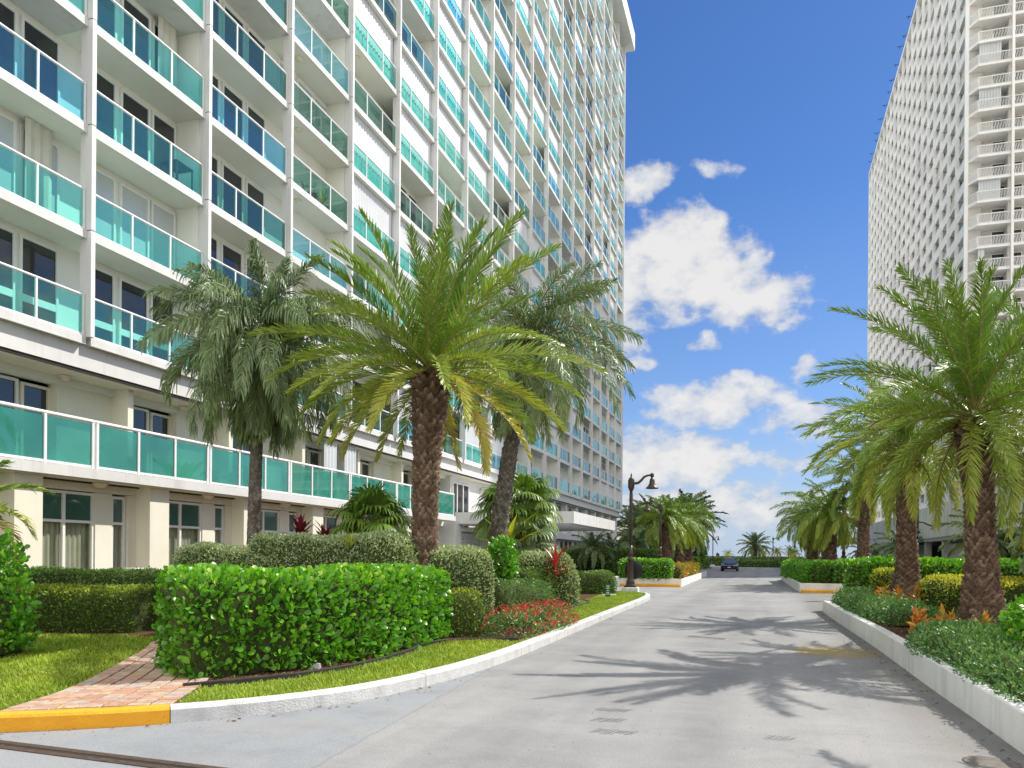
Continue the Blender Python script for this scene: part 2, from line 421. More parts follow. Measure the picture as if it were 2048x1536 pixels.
def scatter(P, A, N, L, W, tmpl):
    """leaves at P along A with upper side N"""
    tv, tf = tmpl
    n, k = len(P), len(tv)
    A = norm(A); B = norm(np.cross(N, A)); N = np.cross(A, B)
    L = np.broadcast_to(L, (n,)); W = np.broadcast_to(W, (n,))
    v = (P[:, None] + A[:, None]*(tv[None, :, 0:1]*L[:, None, None]) + B[:, None]*(tv[None, :, 1:2]*W[:, None, None])
         + N[:, None]*(tv[None, :, 2:3]*L[:, None, None]))
    f = (np.arange(n)[:, None, None]*k + tf[None]).reshape(-1, tf.shape[1])
    return v.reshape(-1, 3), f

def lump(p, amp, fr=1.0, ph=0.0):
    x, y, z = p[..., 0]*fr+ph, p[..., 1]*fr+ph*1.7, p[..., 2]*fr
    return amp*(np.sin(3.1*x+1.3*y)+np.sin(2.3*y-1.9*z+1)+np.sin(4.7*x-3.3*z+2)+.7*np.sin(7.3*y+6.1*x)+.7*np.sin(8.9*z+5.3*y))/3.0

def hedge_grid(path, w, h, p=5.0, rc=None, taper=0.0, amp=.04, fr=1.0, ph=0.0, nu=46, nt=26):
    path = np.array(path, float)
    seg = np.linalg.norm(np.diff(path, axis=0), axis=1)
    cum = np.concatenate([[0], np.cumsum(seg)]); tot = cum[-1]
    rc = rc or min(w, tot*.5)
    d = np.concatenate([tot*.5*(1-np.cos(np.linspace(0, PI, nu)))])
    px = np.interp(d, cum, path[:, 0]); py = np.interp(d, cum, path[:, 1])
    pos = np.stack([px, py], 1)
    tg = norm(np.gradient(pos, axis=0) if nu > 2 else pos)
    nr = np.stack([-tg[:, 1], tg[:, 0]], 1)
    e = np.minimum(d, tot-d); f = np.where(e < rc, (1-np.clip((rc-e)/rc, 0, 1)**p)**(1/p), 1.0)
    th = np.linspace(0, PI, nt)
    co = np.sign(np.cos(th))*np.abs(np.cos(th))**(2/p); si = np.abs(np.sin(th))**(2/p)
    wid = w*(1 - taper*(1-si))
    off = f[:, None]*(co*wid)[None]
    z = h*(si[None]*(.55+.45*f[:, None]))
    G = np.stack([pos[:, None, 0]+nr[:, None, 0]*off, pos[:, None, 1]+nr[:, None, 1]*off, z], -1)
    c = np.stack([px, py, np.full(nu, h*.45)], -1)[:, None]
    dirn = norm(G-c)
    return G + dirn*lump(G, amp, fr, ph)[..., None]

def sample_grid(G, n, jit):
    a, b, c, d = G[:-1, :-1], G[1:, :-1], G[1:, 1:], G[:-1, 1:]
    N = np.cross(b-a + (c-d), d-a + (c-b)).reshape(-1, 3)
    ar = np.linalg.norm(N, axis=1); N = norm(N)
    cen = G.reshape(-1, 3).mean(0)
    i = rng.choice(len(ar), n, p=ar/ar.sum())
    u, v = rng.random((2, n, 1))
    A, B, Cc, D = (q.reshape(-1, 3)[i] for q in (a, b, c, d))
    P = A*(1-u)*(1-v) + B*u*(1-v) + Cc*u*v + D*(1-u)*v
    Nn = N[i]
    flip = ((P-cen)*Nn).sum(1) < 0
    Nn = np.where(flip[:, None], -Nn, Nn)
    return P - Nn*(rng.random((n, 1))**1.3*jit), Nn, ar.sum()/4*1.0

def hedge(name, label, cat, path, w, h, z0, leaf, dens, mat, tmpl=RHOMB, group=None, p=5.0, taper=0.0, amp=.045, fr=1.0, up=.45, out=.8, rnd=.9, jit=.10,
          toplight=.0, ph=None, asp=.55, base=.45, spread=.35, rc=None, core=.78):
    ph = rng.random()*9 if ph is None else ph
    x0, y0 = path[0]
    loc = [(q[0]-x0, q[1]-y0) for q in path]
    root = empty(name, (x0, y0, z0), 0, label, cat, group)
    G = hedge_grid(loc, w, h, p, rc, taper, amp, fr, ph)
    A = np.linalg.norm(np.cross(G[1:, :-1]-G[:-1, :-1], G[:-1, 1:]-G[:-1, :-1]), axis=-1).sum()
    n = int(min(26000, dens*A))
    P, N, _ = sample_grid(G, n, jit)
    P[:, 2] = np.maximum(P[:, 2], .01)
    rn = norm(rng.normal(size=(n, 3)))
    a = norm(N*out + np.array([0, 0, up]) + rn*rnd)
    nn = norm(N*.5 + np.array([0, 0, .45]) + norm(rng.normal(size=(n, 3)))*.8)
    L = leaf*(.7+.6*rng.random(n))
    v, f = scatter(P, a, nn, L, L*asp, tmpl)
    r = np.clip(base + spread*rng.normal(size=n)*.6 + toplight*np.clip(N[:, 2], 0, 1)*(.5+rng.random(n)*.8), 0, 1)  # up-facing leaves coloured lighter: new growth plus sunlight put into the colour
    k = len(tmpl[0])
    me = np_mesh('foliage', v, [f], [mat], {'rnd': np.repeat(r, k)})
    link('foliage', me, root)
    # solid core under the leaves, coloured dark so the gaps read as shade
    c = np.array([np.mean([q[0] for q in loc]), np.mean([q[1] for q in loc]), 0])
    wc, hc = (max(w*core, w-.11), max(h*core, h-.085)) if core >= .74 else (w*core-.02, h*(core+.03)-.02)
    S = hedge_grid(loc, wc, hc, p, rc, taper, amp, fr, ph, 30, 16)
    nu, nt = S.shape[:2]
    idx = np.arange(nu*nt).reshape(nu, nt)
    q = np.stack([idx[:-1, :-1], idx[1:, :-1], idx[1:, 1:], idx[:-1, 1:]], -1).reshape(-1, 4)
    link('shade_core', np_mesh('shade_core', S.reshape(-1, 3)+lump(S*6, .02).reshape(-1, 1), [q], [M['shade_core_stem']]), root)
    return root

def frond_set(seed, nf, L, leaf, lw, npair, e_top=80, e_bot=-30, bend=70, pw=1.0, droop=.45, vang=25, petiole=.16, flat=0.0, th0=62, gold=0.0, lean=(0, 0), bow=1.25, plume=0.0, tilt=18):
    """verts/faces/attrs of a feather palm crown around the origin"""
    g = np.random.default_rng(seed)
    V, F3, F4, RN, MI = [], [], [], [], []
    base = 0; V3 = []
    mi3, mi4 = [], []
    ns = 16
    for i in range(nf):
        q = (i+.5)/nf
        az = i*2.39996 + g.normal()*.18
        e0 = R(e_top + (e_bot-e_top)*q**pw + g.normal()*5)
        Lf = L*(.80+.2*math.sin(PI*min(1, q*1.15)))*(1+g.normal()*.05)
        bd = R(bend*(.62+.55*q)*(1+g.normal()*.12))
        s = np.linspace(0, 1, ns+1)
        el = e0 - bd*s**bow
        el = np.maximum(el, R(-88))
        ds = Lf/ns
        rr = np.concatenate([[0], np.cumsum(np.cos(el[:-1])*ds)]); zz = np.concatenate([[0], np.cumsum(np.sin(el[:-1])*ds)])
        sw = g.normal()*.10*Lf*s**2
        ca, sa = math.cos(az), math.sin(az)
        C = np.stack([ca*rr - sa*sw, sa*rr + ca*sw, zz], 1)
        C[:, 0] += lean[0]*Lf*s**2; C[:, 1] += lean[1]*Lf*s**2
        T = norm(np.gradient(C, axis=0))
        side0 = np.array([-sa, ca, 0.0])
        roll = g.normal()*R(tilt)
        Nn = norm(np.cross(T, side0)); Sd = norm(np.cross(Nn, T))
        Nr = Nn*math.cos(roll) + Sd*math.sin(roll); Sr = Sd*math.cos(roll) - Nn*math.sin(roll)
        Nr = np.where(Nr[:, 2:3] < -0.3, -Nr, Nr)
        # rachis: a three sided tapering rod
        rw = np.interp(s, [0, .08, .3, 1], [.045, .026, .018, .004])*(L/2.8)
        ring = np.stack([C + Sr*rw[:, None], C - Sr*rw[:, None], C - Nr*rw[:, None]*.8], 1).reshape(-1, 3)
        for k in range(ns):
            for a, b in ((0, 1), (1, 2), (2, 0)):
                F4.append((base+k*3+a, base+k*3+b, base+k*3+3+b, base+k*3+3+a)); mi4.append(1)
        V.append(ring); RN.append(np.full(len(ring), .5)); base += len(ring)
        # leaflets
        t = np.linspace(petiole, 1.0, npair)
        t = np.repeat(t, 2) + g.normal(size=2*npair)*.35/npair
        t = np.clip(t, 0, 1)
        sg = np.tile([1.0, -1.0], npair)
        x = t*ns; k0 = np.minimum(x.astype(int), ns-1); fr = (x-k0)[:, None]
        Pb = C[k0]*(1-fr) + C[k0+1]*fr
        Tt = norm(T[k0]*(1-fr)+T[k0+1]*fr); Nt = norm(Nr[k0]*(1-fr)+Nr[k0+1]*fr); St = norm(Sr[k0]*(1-fr)+Sr[k0+1]*fr)
        th = R(th0)-R(th0*.6)*t + g.normal(size=2*npair)*R(7)
        va = R(vang)*(1-flat) + g.normal(size=2*npair)*R(10 + 25*plume)
        d = (St*sg[:, None])*(np.sin(th)*np.cos(va))[:, None] + Tt*np.cos(th)[:, None] + Nt*(np.sin(th)*np.sin(va))[:, None]
        d = norm(d)
        ln = leaf*(np.sin(PI*np.clip(.13+.80*(t-petiole)/(1-petiole), 0, 1))**.55)*(1+g.normal(size=2*npair)*.08)
        dr = droop*(.6+.8*g.random(2*npair))
        down = np.array([0, 0, -1.0])
        d2 = norm(d*(1-dr[:, None]) + down*dr[:, None])
        d3 = norm(d2*(1-dr[:, None]*.8) + down*dr[:, None]*.8)
        Pm = Pb + d*(ln*.45)[:, None]; Pq = Pm + d2*(ln*.33)[:, None]; Pt = Pq + d3*(ln*.22)[:, None]
        wv = norm(Tt - d*(Tt*d).sum(1, keepdims=True)) + norm(g.normal(size=(2*npair, 3)))*.35
        wv = norm(wv - d*(wv*d).sum(1, keepdims=True))
        hw = lw*.5*(.8+.4*g.random(2*npair))
        vv = np.stack([Pb+wv*(hw*.55)[:, None], Pb-wv*(hw*.55)[:, None], Pm+wv*hw[:, None], Pm-wv*hw[:, None],
                       Pq+wv*(hw*.7)[:, None], Pq-wv*(hw*.7)[:, None], Pt], 1)
        n = 2*npair
        b0 = base + np.arange(n)*7
        F4 += np.stack([b0, b0+1, b0+3, b0+2], 1).tolist(); mi4 += [0]*n
        F4 += np.stack([b0+2, b0+3, b0+5, b0+4], 1).tolist(); mi4 += [0]*n
        F3 += np.stack([b0+4, b0+5, b0+6], 1).tolist(); mi3 += [0]*n
        V.append(vv.reshape(-1, 3)); base += n*7
        old = .18 + .42*q + gold*q**2.2 + g.normal()*.07
        rn = np.clip(old + g.normal(size=n)*.09 + .16*gold*t, 0, 1)
        RN.append(np.repeat(rn, 7))
    return np.concatenate(V), np.array(F3), np.array(F4), np.concatenate(RN), np.array(mi4 + mi3)

def crown_mesh(mat, **kw):
    v, f3, f4, rn, mi = frond_set(**kw)
    return np_mesh('crown', v, [f4, f3], [mat, M['rachis']], {'rnd': rn}, mi)

def trunk_mesh(path, rad, mat, rows=26, nth=14, amp=.18, boot=0.0, seed=1, res=6, name='trunk'):
    """palm trunk with a diamond lattice of old leaf bases"""
    g = np.random.default_rng(seed)
    path = np.array(path, float); nz = rows*res; nt = nth*4
    s = np.linspace(0, 1, nz+1)
    cum = np.linspace(0, 1, len(path))
    cx, cy, cz = (np.interp(s, cum, path[:, k]) for k in range(3))
    r = np.interp(s, np.linspace(0, 1, len(rad)), rad)
    th = np.linspace(0, 2*PI, nt, endpoint=False)
    U = (th/(2*PI)*nth)[None]; Vv = (s*rows*1.05)[:, None]
    wob = .10*np.sin(U*2.1+Vv*1.3)+.08*np.sin(Vv*3.7+U)
    pa, qa = U+Vv+wob, U-Vv+wob*.5
    pi_, qi = np.floor(pa).astype(int), np.floor(qa).astype(int)
    fp, fq = pa-pi_, qa-qi
    rr = g.random((997,))
    cr = rr[((pi_ % nth)*131+(qi % nth)*71+(pi_-qi)*17) % 997]
    up_, lat = (fp+1-fq)/2, fp+fq-1
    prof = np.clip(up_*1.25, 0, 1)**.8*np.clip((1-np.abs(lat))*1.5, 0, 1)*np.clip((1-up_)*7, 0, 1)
    bo = 1 + boot*np.clip((s[:, None]-.45)*2, 0, 1)
    rad2 = r[:, None]*(1 + amp*prof*(.45+1.0*cr)*bo)
    X = cx[:, None]+rad2*np.cos(th)[None]; Y = cy[:, None]+rad2*np.sin(th)[None]; Z = cz[:, None]+0*X + prof*r[:, None]*.15
    v = np.stack([X, Y, Z], -1).reshape(-1, 3)
    idx = np.arange((nz+1)*nt).reshape(nz+1, nt)
    q = np.stack([idx[:-1], np.roll(idx[:-1], -1, 1), np.roll(idx[1:], -1, 1), idx[1:]], -1).reshape(-1, 4)
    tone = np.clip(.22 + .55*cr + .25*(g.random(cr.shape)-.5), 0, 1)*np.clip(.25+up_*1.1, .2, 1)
    return np_mesh(name, v, [q], [mat], {'rnd': np.broadcast_to(tone, X.shape).ravel()}, None, False)

def fan_crown(seed, nl, R0, seg=22, petl=.55, e_top=75, e_bot=-45, mat='palm'):
    g = np.random.default_rng(seed)
    V, F3, F4, RN, m4, m3 = [], [], [], [], [], []; base = 0
    for i in range(nl):
        q = (i+.5)/nl
        az = i*2.39996+g.normal()*.2; e = R(e_top+(e_bot-e_top)*q)
        d = np.array([math.cos(az)*math.cos(e), math.sin(az)*math.cos(e), math.sin(e)])
        pl = petl*(.8+.4*g.random())
        side = np.array([-math.sin(az), math.cos(az), 0])
        tip = d*pl - np.array([0, 0, .12*pl*(1-abs(d[2]))])
        n = np.cross(d, side)
        rod = np.stack([side*.012, -side*.012, n*.014, tip+side*.008, tip-side*.008, tip+n*.01])
        V.append(rod); RN.append(np.full(6, .5)); F4 += [(base, base+1, base+4, base+3), (base+1, base+2, base+5, base+4), (base+2, base, base+3, base+5)]; m4 += [1]*3; base += 6
        ax = norm(d*.75 + np.array([0, 0, -.55])*(1-.6*(1-q)))
        nn = norm(np.cross(ax, side)); 
        ang = np.linspace(-R(118), R(118), seg)+g.normal(size=seg)*.03
        ro = R0*(.75+.25*np.cos(ang*.55))*(1+g.normal(size=seg)*.05)
        dd = ax[None]*np.cos(ang)[:, None] + side[None]*np.sin(ang)[:, None] - nn[None]*(.12*np.abs(np.sin(ang)))[:, None]
        if nn[2] < 0: dd = dd + nn[None]*.0
        dd = norm(dd)
        wv = norm(np.cross(dd, nn[None]))
        hw = R0*.055
        down = np.array([0, 0, -1.0])
        d2 = norm(dd*.62+down*.38); d3 = norm(d2*.45+down*.55)
        P0 = np.broadcast_to(tip, (seg, 3)); P1 = tip+dd*(ro*.5)[:, None]; P2 = P1+d2*(ro*.3)[:, None]; P3 = P2+d3*(ro*.28)[:, None]
        vv = np.stack([P0+wv*hw*.12, P0-wv*hw*.12, P1+wv*hw, P1-wv*hw, P2+wv*hw*.7, P2-wv*hw*.7, P3], 1)
        b0 = base+np.arange(seg)*7
        F4 += np.stack([b0, b0+1, b0+3, b0+2], 1).tolist()+np.stack([b0+2, b0+3, b0+5, b0+4], 1).tolist(); m4 += [0]*(2*seg)
        F3 += np.stack([b0+4, b0+5, b0+6], 1).tolist(); m3 += [0]*seg
        V.append(vv.reshape(-1, 3)); base += seg*7
        RN.append(np.repeat(np.clip(.1+.5*q+g.normal(size=seg)*.08, 0, 1), 7))
    return np_mesh('crown', np.concatenate(V), [np.array(F4), np.array(F3)], [M[mat], M['rachis']], {'rnd': np.concatenate(RN)}, np.array(m4+m3))

def rosette(seed, n, L, W, e0=80, e1=10, mat='orange_leaf', name='leaves', curl=.28, stem=0.0, jit=.0):
    g = np.random.default_rng(seed)
    i = np.arange(n); q = (i+.5)/n
    az = i*2.39996; e = np.radians(e0+(e1-e0)*q)+g.normal(size=n)*.12
    A = np.stack([np.cos(az)*np.cos(e), np.sin(az)*np.cos(e), np.sin(e)], 1)
    N = np.stack([-np.cos(az)*np.sin(e), -np.sin(az)*np.sin(e), np.cos(e)], 1)
    P = A*.02 + np.array([0, 0, stem])*(1-q*.7)[:, None] + g.normal(size=(n, 3))*jit
    Ls = L*(.7+.5*g.random(n))
    v, f = scatter(P, A, N, Ls, np.full(n, W), lance_template(curl))
    r = np.clip(g.random(n)*.6+.45-.25*q, 0, 1)
    return np_mesh(name, v, [f], [M[mat]], {'rnd': np.repeat(r, 12)})

# ------------------------------------------------------------------ camera, sun, sky
SUN = np.array([1.0, 1.0, 1.38]); SUN = SUN/np.linalg.norm(SUN)
EL = math.asin(SUN[2]); AZ = math.atan2(SUN[0], SUN[1])
cam = bpy.data.cameras.new('camera')
cam.sensor_width = 36; cam.lens = 36*1575/2048
cam.shift_y = (1110-768)/2048
cam.clip_start = .1; cam.clip_end = 30000
co = bpy.data.objects.new('camera', cam); COL.objects.link(co)
co.location = (0, 0, 1.6)
YAW = math.atan(501/1575)
from mathutils import Matrix
co.rotation_euler = (Matrix.Rotation(YAW, 3, 'Z') @ Matrix.Rotation(R(90), 3, 'X') @ Matrix.Rotation(R(.45), 3, 'Z')).to_euler()
SC.camera = co

sl = bpy.data.lights.new('sun', 'SUN'); sl.energy = 4.2; sl.angle = R(.53); sl.color = (1, .95, .86)
so = bpy.data.objects.new('sun', sl); COL.objects.link(so)
so.rotation_euler = Vector(SUN.tolist()).to_track_quat('Z', 'Y').to_euler()
so.location = (40, 40, 60)

w = bpy.data.worlds.new('World'); SC.world = w; w.use_nodes = True
nt = w.node_tree; nt.nodes.clear()
wo = nt.nodes.new('ShaderNodeOutputWorld'); bg = nt.nodes.new('ShaderNodeBackground')
bg.inputs['Strength'].default_value = .15
sky = nt.nodes.new('ShaderNodeTexSky'); sky.sky_type = 'NISHITA'; sky.sun_disc = False
sky.sun_elevation = EL; sky.sun_rotation = AZ
sky.air_density = 1.0; sky.dust_density = .25; sky.ozone_density = 3.0; sky.altitude = 0
tc = nt.nodes.new('ShaderNodeTexCoord')
nv = nt.nodes.new('ShaderNodeVectorMath'); nv.operation = 'NORMALIZE'; nt.links.new(tc.outputs['Generated'], nv.inputs[0])
sp = nt.nodes.new('ShaderNodeSeparateXYZ'); nt.links.new(nv.outputs[0], sp.inputs[0])
az = mth(nt, 'MULTIPLY', mth(nt, 'ARCTAN2', sp.outputs[0], sp.outputs[1]), 180/PI)
el = mth(nt, 'MULTIPLY', mth(nt, 'ARCSINE', sp.outputs[2]), 180/PI)
cv = nt.nodes.new('ShaderNodeCombineXYZ')
nt.links.new(az, cv.inputs[0]); nt.links.new(mth(nt, 'MULTIPLY', el, 1.35), cv.inputs[1])
n1 = noise(nt, cv.outputs[0], .40, 9, .54)
n2 = noise(nt, cv.outputs[0], 1.15, 8, .62)
wv_ = nt.nodes.new('ShaderNodeTexNoise'); wv_.inputs['Scale'].default_value = .30; wv_.inputs['Detail'].default_value = 5
nt.links.new(cv.outputs[0], wv_.inputs['Vector'])
ws_ = nt.nodes.new('ShaderNodeSeparateXYZ'); nt.links.new(wv_.outputs['Color'], ws_.inputs[0])
azw = mth(nt, 'ADD', az, mth(nt, 'MULTIPLY_ADD', ws_.outputs[0], 5.0, -2.5)); elw = mth(nt, 'ADD', el, mth(nt, 'MULTIPLY_ADD', ws_.outputs[1], 3.4, -1.7))
# cumulus banks: (azimuth, elevation, half width, half height, weight) in degrees
banks = [(-5.8, 19.9, 5.2, 4.0, 1.7), (-1.4, 17.4, 4.8, 2.1, 1.4), (-10.5, 18.2, 3.8, 4.8, 1.5), (-3.2, 18.7, 4.6, 2.5, 1.5), (1.0, 15.9, 1.7, 1.1, 1.0), (-7.8, 25.2, 2.3, 1.3, .9), (-3.6, 26.0, 1.9, .6, .35), (-9.3, 14.0, 1.8, 1.5, .9),
         (-3.0, 10.8, 6.2, 1.9, 1.3), (2.8, 9.4, 3.6, 1.6, .9), (-6.2, 7.0, 6.6, 2.4, 1.6), (1.2, 6.7, 2.4, 1.0, .7), (2.9, 12.4, 1.3, .6, .8), (-4.1, 14.6, 1.2, .6, .45), (-4.0, 3.3, 12, 1.9, 1.2), (4.0, 13.0, 1.0, .5, .3),
         (-60, 22, 16, 7, .9), (60, 16, 18, 6, .9), (150, 25, 25, 9, .9), (-140, 18, 25, 8, .9), (95, 30, 15, 6, .8), (-95, 35, 15, 7, .8), (-170, 45, 18, 8, .8)]
tot = None; lit = None
for a0, e0, ra, re, wt in banks:
    dx = mth(nt, 'DIVIDE', mth(nt, 'SUBTRACT', azw, a0), ra); dy = mth(nt, 'DIVIDE', mth(nt, 'SUBTRACT', elw, e0), re)
    d = mth(nt, 'ADD', mth(nt, 'MULTIPLY', dx, dx), mth(nt, 'MULTIPLY', dy, dy))
    v = mth(nt, 'MULTIPLY', mth(nt, 'SUBTRACT', 1.0, d), wt)
    tot = v if tot is None else mth(nt, 'MAXIMUM', tot, v)
# added broken cloud, unseen behind the viewer, to fill the shade with white light
tot = mth(nt, 'MAXIMUM', tot, mth(nt, 'MULTIPLY', mth(nt, 'SUBTRACT', mth(nt, 'ABSOLUTE', mth(nt, 'SUBTRACT', az, 10.0)), 62.0), 1/26.0))
tot = mth(nt, 'MINIMUM', tot, 1.6)
tot = mth(nt, 'MAXIMUM', tot, -1.2)
dens = mth(nt, 'ADD', mth(nt, 'MULTIPLY', tot, .55), mth(nt, 'MULTIPLY_ADD', n1, 1.9, -.95))
dens = mth(nt, 'ADD', dens, mth(nt, 'MULTIPLY_ADD', n2, .42, -.21))
mask = ramp(nt, dens, [(-.0, (0,0,0)), (.14, (.22,.22,.22)), (.34, (.72,.72,.72)), (.66, (1,1,1))])
hz = ramp(nt, mth(nt, 'MULTIPLY', el, 1/30.0), [(0, (.85,.85,.85)), (.14, (.62,.62,.62)), (.34, (.22,.22,.22)), (.8, (0,0,0))])
veil = mth(nt, 'MULTIPLY', hz, mth(nt, 'MULTIPLY_ADD', noise(nt, stretch(nt, cv.outputs[0], (.35, 1, 1)), .3, 6, .6), .9, .5), clamp=True)
skyc = nt.nodes.new('ShaderNodeHueSaturation'); skyc.inputs['Saturation'].default_value = 1.15; skyc.inputs['Value'].default_value = 1.1
nt.links.new(sky.outputs[0], skyc.inputs['Color'])
skyt = mix(nt, 1.0, skyc.outputs[0], (.35, .43, .56), 'MULTIPLY')
c = mix(nt, veil, skyt, (2.35, 2.85, 3.9))
cc = ramp(nt, mth(nt, 'ADD', mth(nt, 'MULTIPLY', n1, .55), mth(nt, 'MULTIPLY', dens, .45)), [(.28, (.66,.70,.77)), (.46, (.86,.88,.91)), (.66, (1,1,1))])
cc = mix(nt, 1.0, cc, (4.25, 4.2, 4.15), 'MULTIPLY')
# added fill: the unseen clouds behind the viewer are brightened to lift the shade
bk = mth(nt, 'MULTIPLY', mth(nt, 'SUBTRACT', mth(nt, 'ABSOLUTE', mth(nt, 'SUBTRACT', az, 10.0)), 70.0), 1/40.0, clamp=True)
bm = nt.nodes.new('ShaderNodeVectorMath'); bm.operation = 'SCALE'; nt.links.new(cc, bm.inputs[0]); nt.links.new(mth(nt, 'MULTIPLY_ADD', bk, .8, 1.0), bm.inputs[3])
cc = bm.outputs[0]
c = mix(nt, mth(nt, 'MULTIPLY', mask, .96), c, cc)
nt.links.new(c, bg.inputs['Color']); nt.links.new(bg.outputs[0], wo.inputs[0])

vs = SC.view_settings
vs.view_transform = 'Standard'; vs.look = 'None'; vs.gamma = 1.0; vs.exposure = 0.43
try: vs.use_curve_mapping = False
except Exception: pass
SC.render.engine = 'CYCLES'
cy = SC.cycles
cy.max_bounces = 8; cy.diffuse_bounces = 4; cy.glossy_bounces = 4; cy.transmission_bounces = 4; cy.transparent_max_bounces = 12
cy.use_denoising = True
try: cy.denoiser = 'OPENIMAGEDENOISE'
except Exception: pass
cy.sample_clamp_indirect = 6
cy.caustics_reflective = False; cy.caustics_refractive = False

# ------------------------------------------------------------------ setting: ground, road, kerbs, lawns
def sheet(name, pts, z, mat, kind='structure'):
    me = bpy.data.meshes.new(name)
    me.from_pydata([(p[0], p[1], z) for p in pts], [], [tuple(range(len(pts)))])
    me.materials.append(mat)
    return tag(link(name, me), kind=kind)

S_ = 9000
sheet('ground', [(-S_, -S_), (S_, -S_), (S_, S_), (-S_, S_)], -.02, M['sand'])
sheet('sea', [(-S_, 178), (S_, 178), (S_, S_), (-S_, S_)], -.008, M['sea'])
sheet('road', [(-60, -30), (60, -30), (60, 132), (-60, 132)], 0, M['road'])

def smooth_path(pts, n=6):
    """Catmull-Rom through pts"""
    P = [np.array(p, float) for p in pts]; P = [2*P[0]-P[1]] + P + [2*P[-1]-P[-2]]
    out = []
    for i in range(1, len(P)-2):
        for k in range(n):
            t = k/n
            out.append(.5*((2*P[i]) + (-P[i-1]+P[i+1])*t + (2*P[i-1]-5*P[i]+4*P[i+1]-P[i+2])*t*t + (-P[i-1]+3*P[i]-3*P[i+1]+P[i+2])*t**3))
    out.append(P[-2])
    return out

def sweep(mb, pts, prof, m=0):
    """closed profile (lateral to the left of travel, height) along pts"""
    n = len(prof); rings = []
    for i, p in enumerate(pts):
        t = pts[min(i+1, len(pts)-1)]-pts[max(i-1, 0)]; t = t/np.linalg.norm(t); l = np.array([-t[1], t[0]])
        rings.append([(p[0]+l[0]*a, p[1]+l[1]*a, z) for a, z in prof])
    vs = [q for r in rings for q in r]
    fs = [(i*n+k, (i+1)*n+k, (i+1)*n+(k+1) % n, i*n+(k+1) % n) for i in range(len(pts)-1) for k in range(n)]
    fs += [tuple(range(n)), tuple(range((len(pts)-1)*n+n-1, (len(pts)-1)*n-1, -1))]
    mb.add(vs, fs, m)

kerb_all = smooth_path([(-16, .2), (-11, 2.9), (-8.2, 4.25), (-6.39, 5.25), (-5.27, 6.05), (-4.49, 7.01), (-3.98, 8.29), (-3.66, 10.9), (-3.70, 16), (-3.80, 22), (-3.86, 27.2),
                        (-4.10, 30.4), (-4.75, 32.0), (-5.9, 32.9), (-8, 33.4), (-12, 33.7), (-16.2, 33.8)], 8)
ky = min(range(len(kerb_all)), key=lambda i: np.linalg.norm(kerb_all[i]-np.array((-5.27, 6.05))))
KP = [(0, -.03), (0, .125), (.02, .15), (.17, .152), (.19, .14), (.19, -.03)]
mb = MB()
def trim(seg, g=.008):
    seg = [np.array(p, float) for p in seg]
    seg[0] = seg[0]+(seg[1]-seg[0])/np.linalg.norm(seg[1]-seg[0])*g; seg[-1] = seg[-1]+(seg[-2]-seg[-1])/np.linalg.norm(seg[-2]-seg[-1])*g
    return seg
kk = kerb_all[ky:]; cut = [0]; acc = 0
for i in range(1, len(kk)):
    acc += np.linalg.norm(kk[i]-kk[i-1])
    if acc > 2.9 or i == len(kk)-1: cut.append(i); acc = 0
for a, b in zip(cut[:-1], cut[1:]):
    dz = rng.normal()*.003; sweep(mb, trim(kk[a:b+1]), [(q[0], q[1]+dz) for q in KP])
tag(mb.build('kerb', M['kerb']), kind='structure')
mb = MB(); sweep(mb, kerb_all[:ky+1], [(a-.002, z+.002*(z > 0)) for a, z in KP]); tag(mb.build('painted_kerb', M['kerb_yellow']), kind='structure')

def offset(pts, d):
    o = []
    for i, p in enumerate(pts):
        t = pts[min(i+1, len(pts)-1)]-pts[max(i-1, 0)]; t = t/np.linalg.norm(t)
        o.append(p+d*np.array([-t[1], t[0]]))
    return o
inner = offset(kerb_all, .18)
island = [tuple(p) for p in inner]
sheet('lawn', island, .13, M['turf'])

# brick path from the yellow kerb to the building
pl = smooth_path([(-6.55, 5.35), (-7.1, 6.72), (-8.55, 9.16), (-9.55, 10.6), (-10.9, 12.6), (-12.6, 14.6), (-14.8, 15.9)], 10)
prr = smooth_path([(-5.35, 6.18), (-6.15, 7.75), (-7.3, 9.3), (-8.4, 10.7), (-9.9, 12.4), (-11.8, 13.9), (-14.2, 14.7)], 10)
mb = MB(); mbs = MB()
def resamp(pts, n):
    a = np.array(pts); s = np.concatenate([[0], np.cumsum(np.linalg.norm(np.diff(a, axis=0), axis=1))])
    u = np.linspace(0, s[-1], n)
    return np.stack([np.interp(u, s, a[:, 0]), np.interp(u, s, a[:, 1])], 1)
nrow = 112
La, Ra = resamp(pl, nrow+1), resamp(prr, nrow+1)
nb = 7
for i in range(nrow):
    for k in range(nb):
        a0, a1 = (k+.03)/nb, (k+.97)/nb
        p = [La[i]*(1-a0)+Ra[i]*a0, La[i]*(1-a1)+Ra[i]*a1, La[i+1]*(1-a1)+Ra[i+1]*a1, La[i+1]*(1-a0)+Ra[i+1]*a0]
        c = sum(p)/4; p = [c+(q-c)*np.array([.96, .94]) for q in p]
        mb.tint = float(np.clip(rng.random()*.9+.05, 0, 1))
        z = .158+rng.random()*.005
        b = [(q[0], q[1], .12) for q in p]; t = [(q[0], q[1], z-.004) for q in p]; u = [tuple((c+(q-c)*.94))+(z,) for q in p]
        mb.add(b+t+u, [(0,1,5,4),(1,2,6,5),(2,3,7,6),(3,0,4,7),(4,5,9,8),(5,6,10,9),(6,7,11,10),(7,4,8,11),(8,9,10,11)])
path_o = tag(mb.build('brick_path', M['brick']), kind='structure')
sheet('path_joint_sand', [tuple(p) for p in La]+[tuple(p) for p in Ra[::-1]], .146, surf('dark_joint_sand', (.04,.032,.026), (.08,.065,.05), 30, .95, .3, 60, .1))

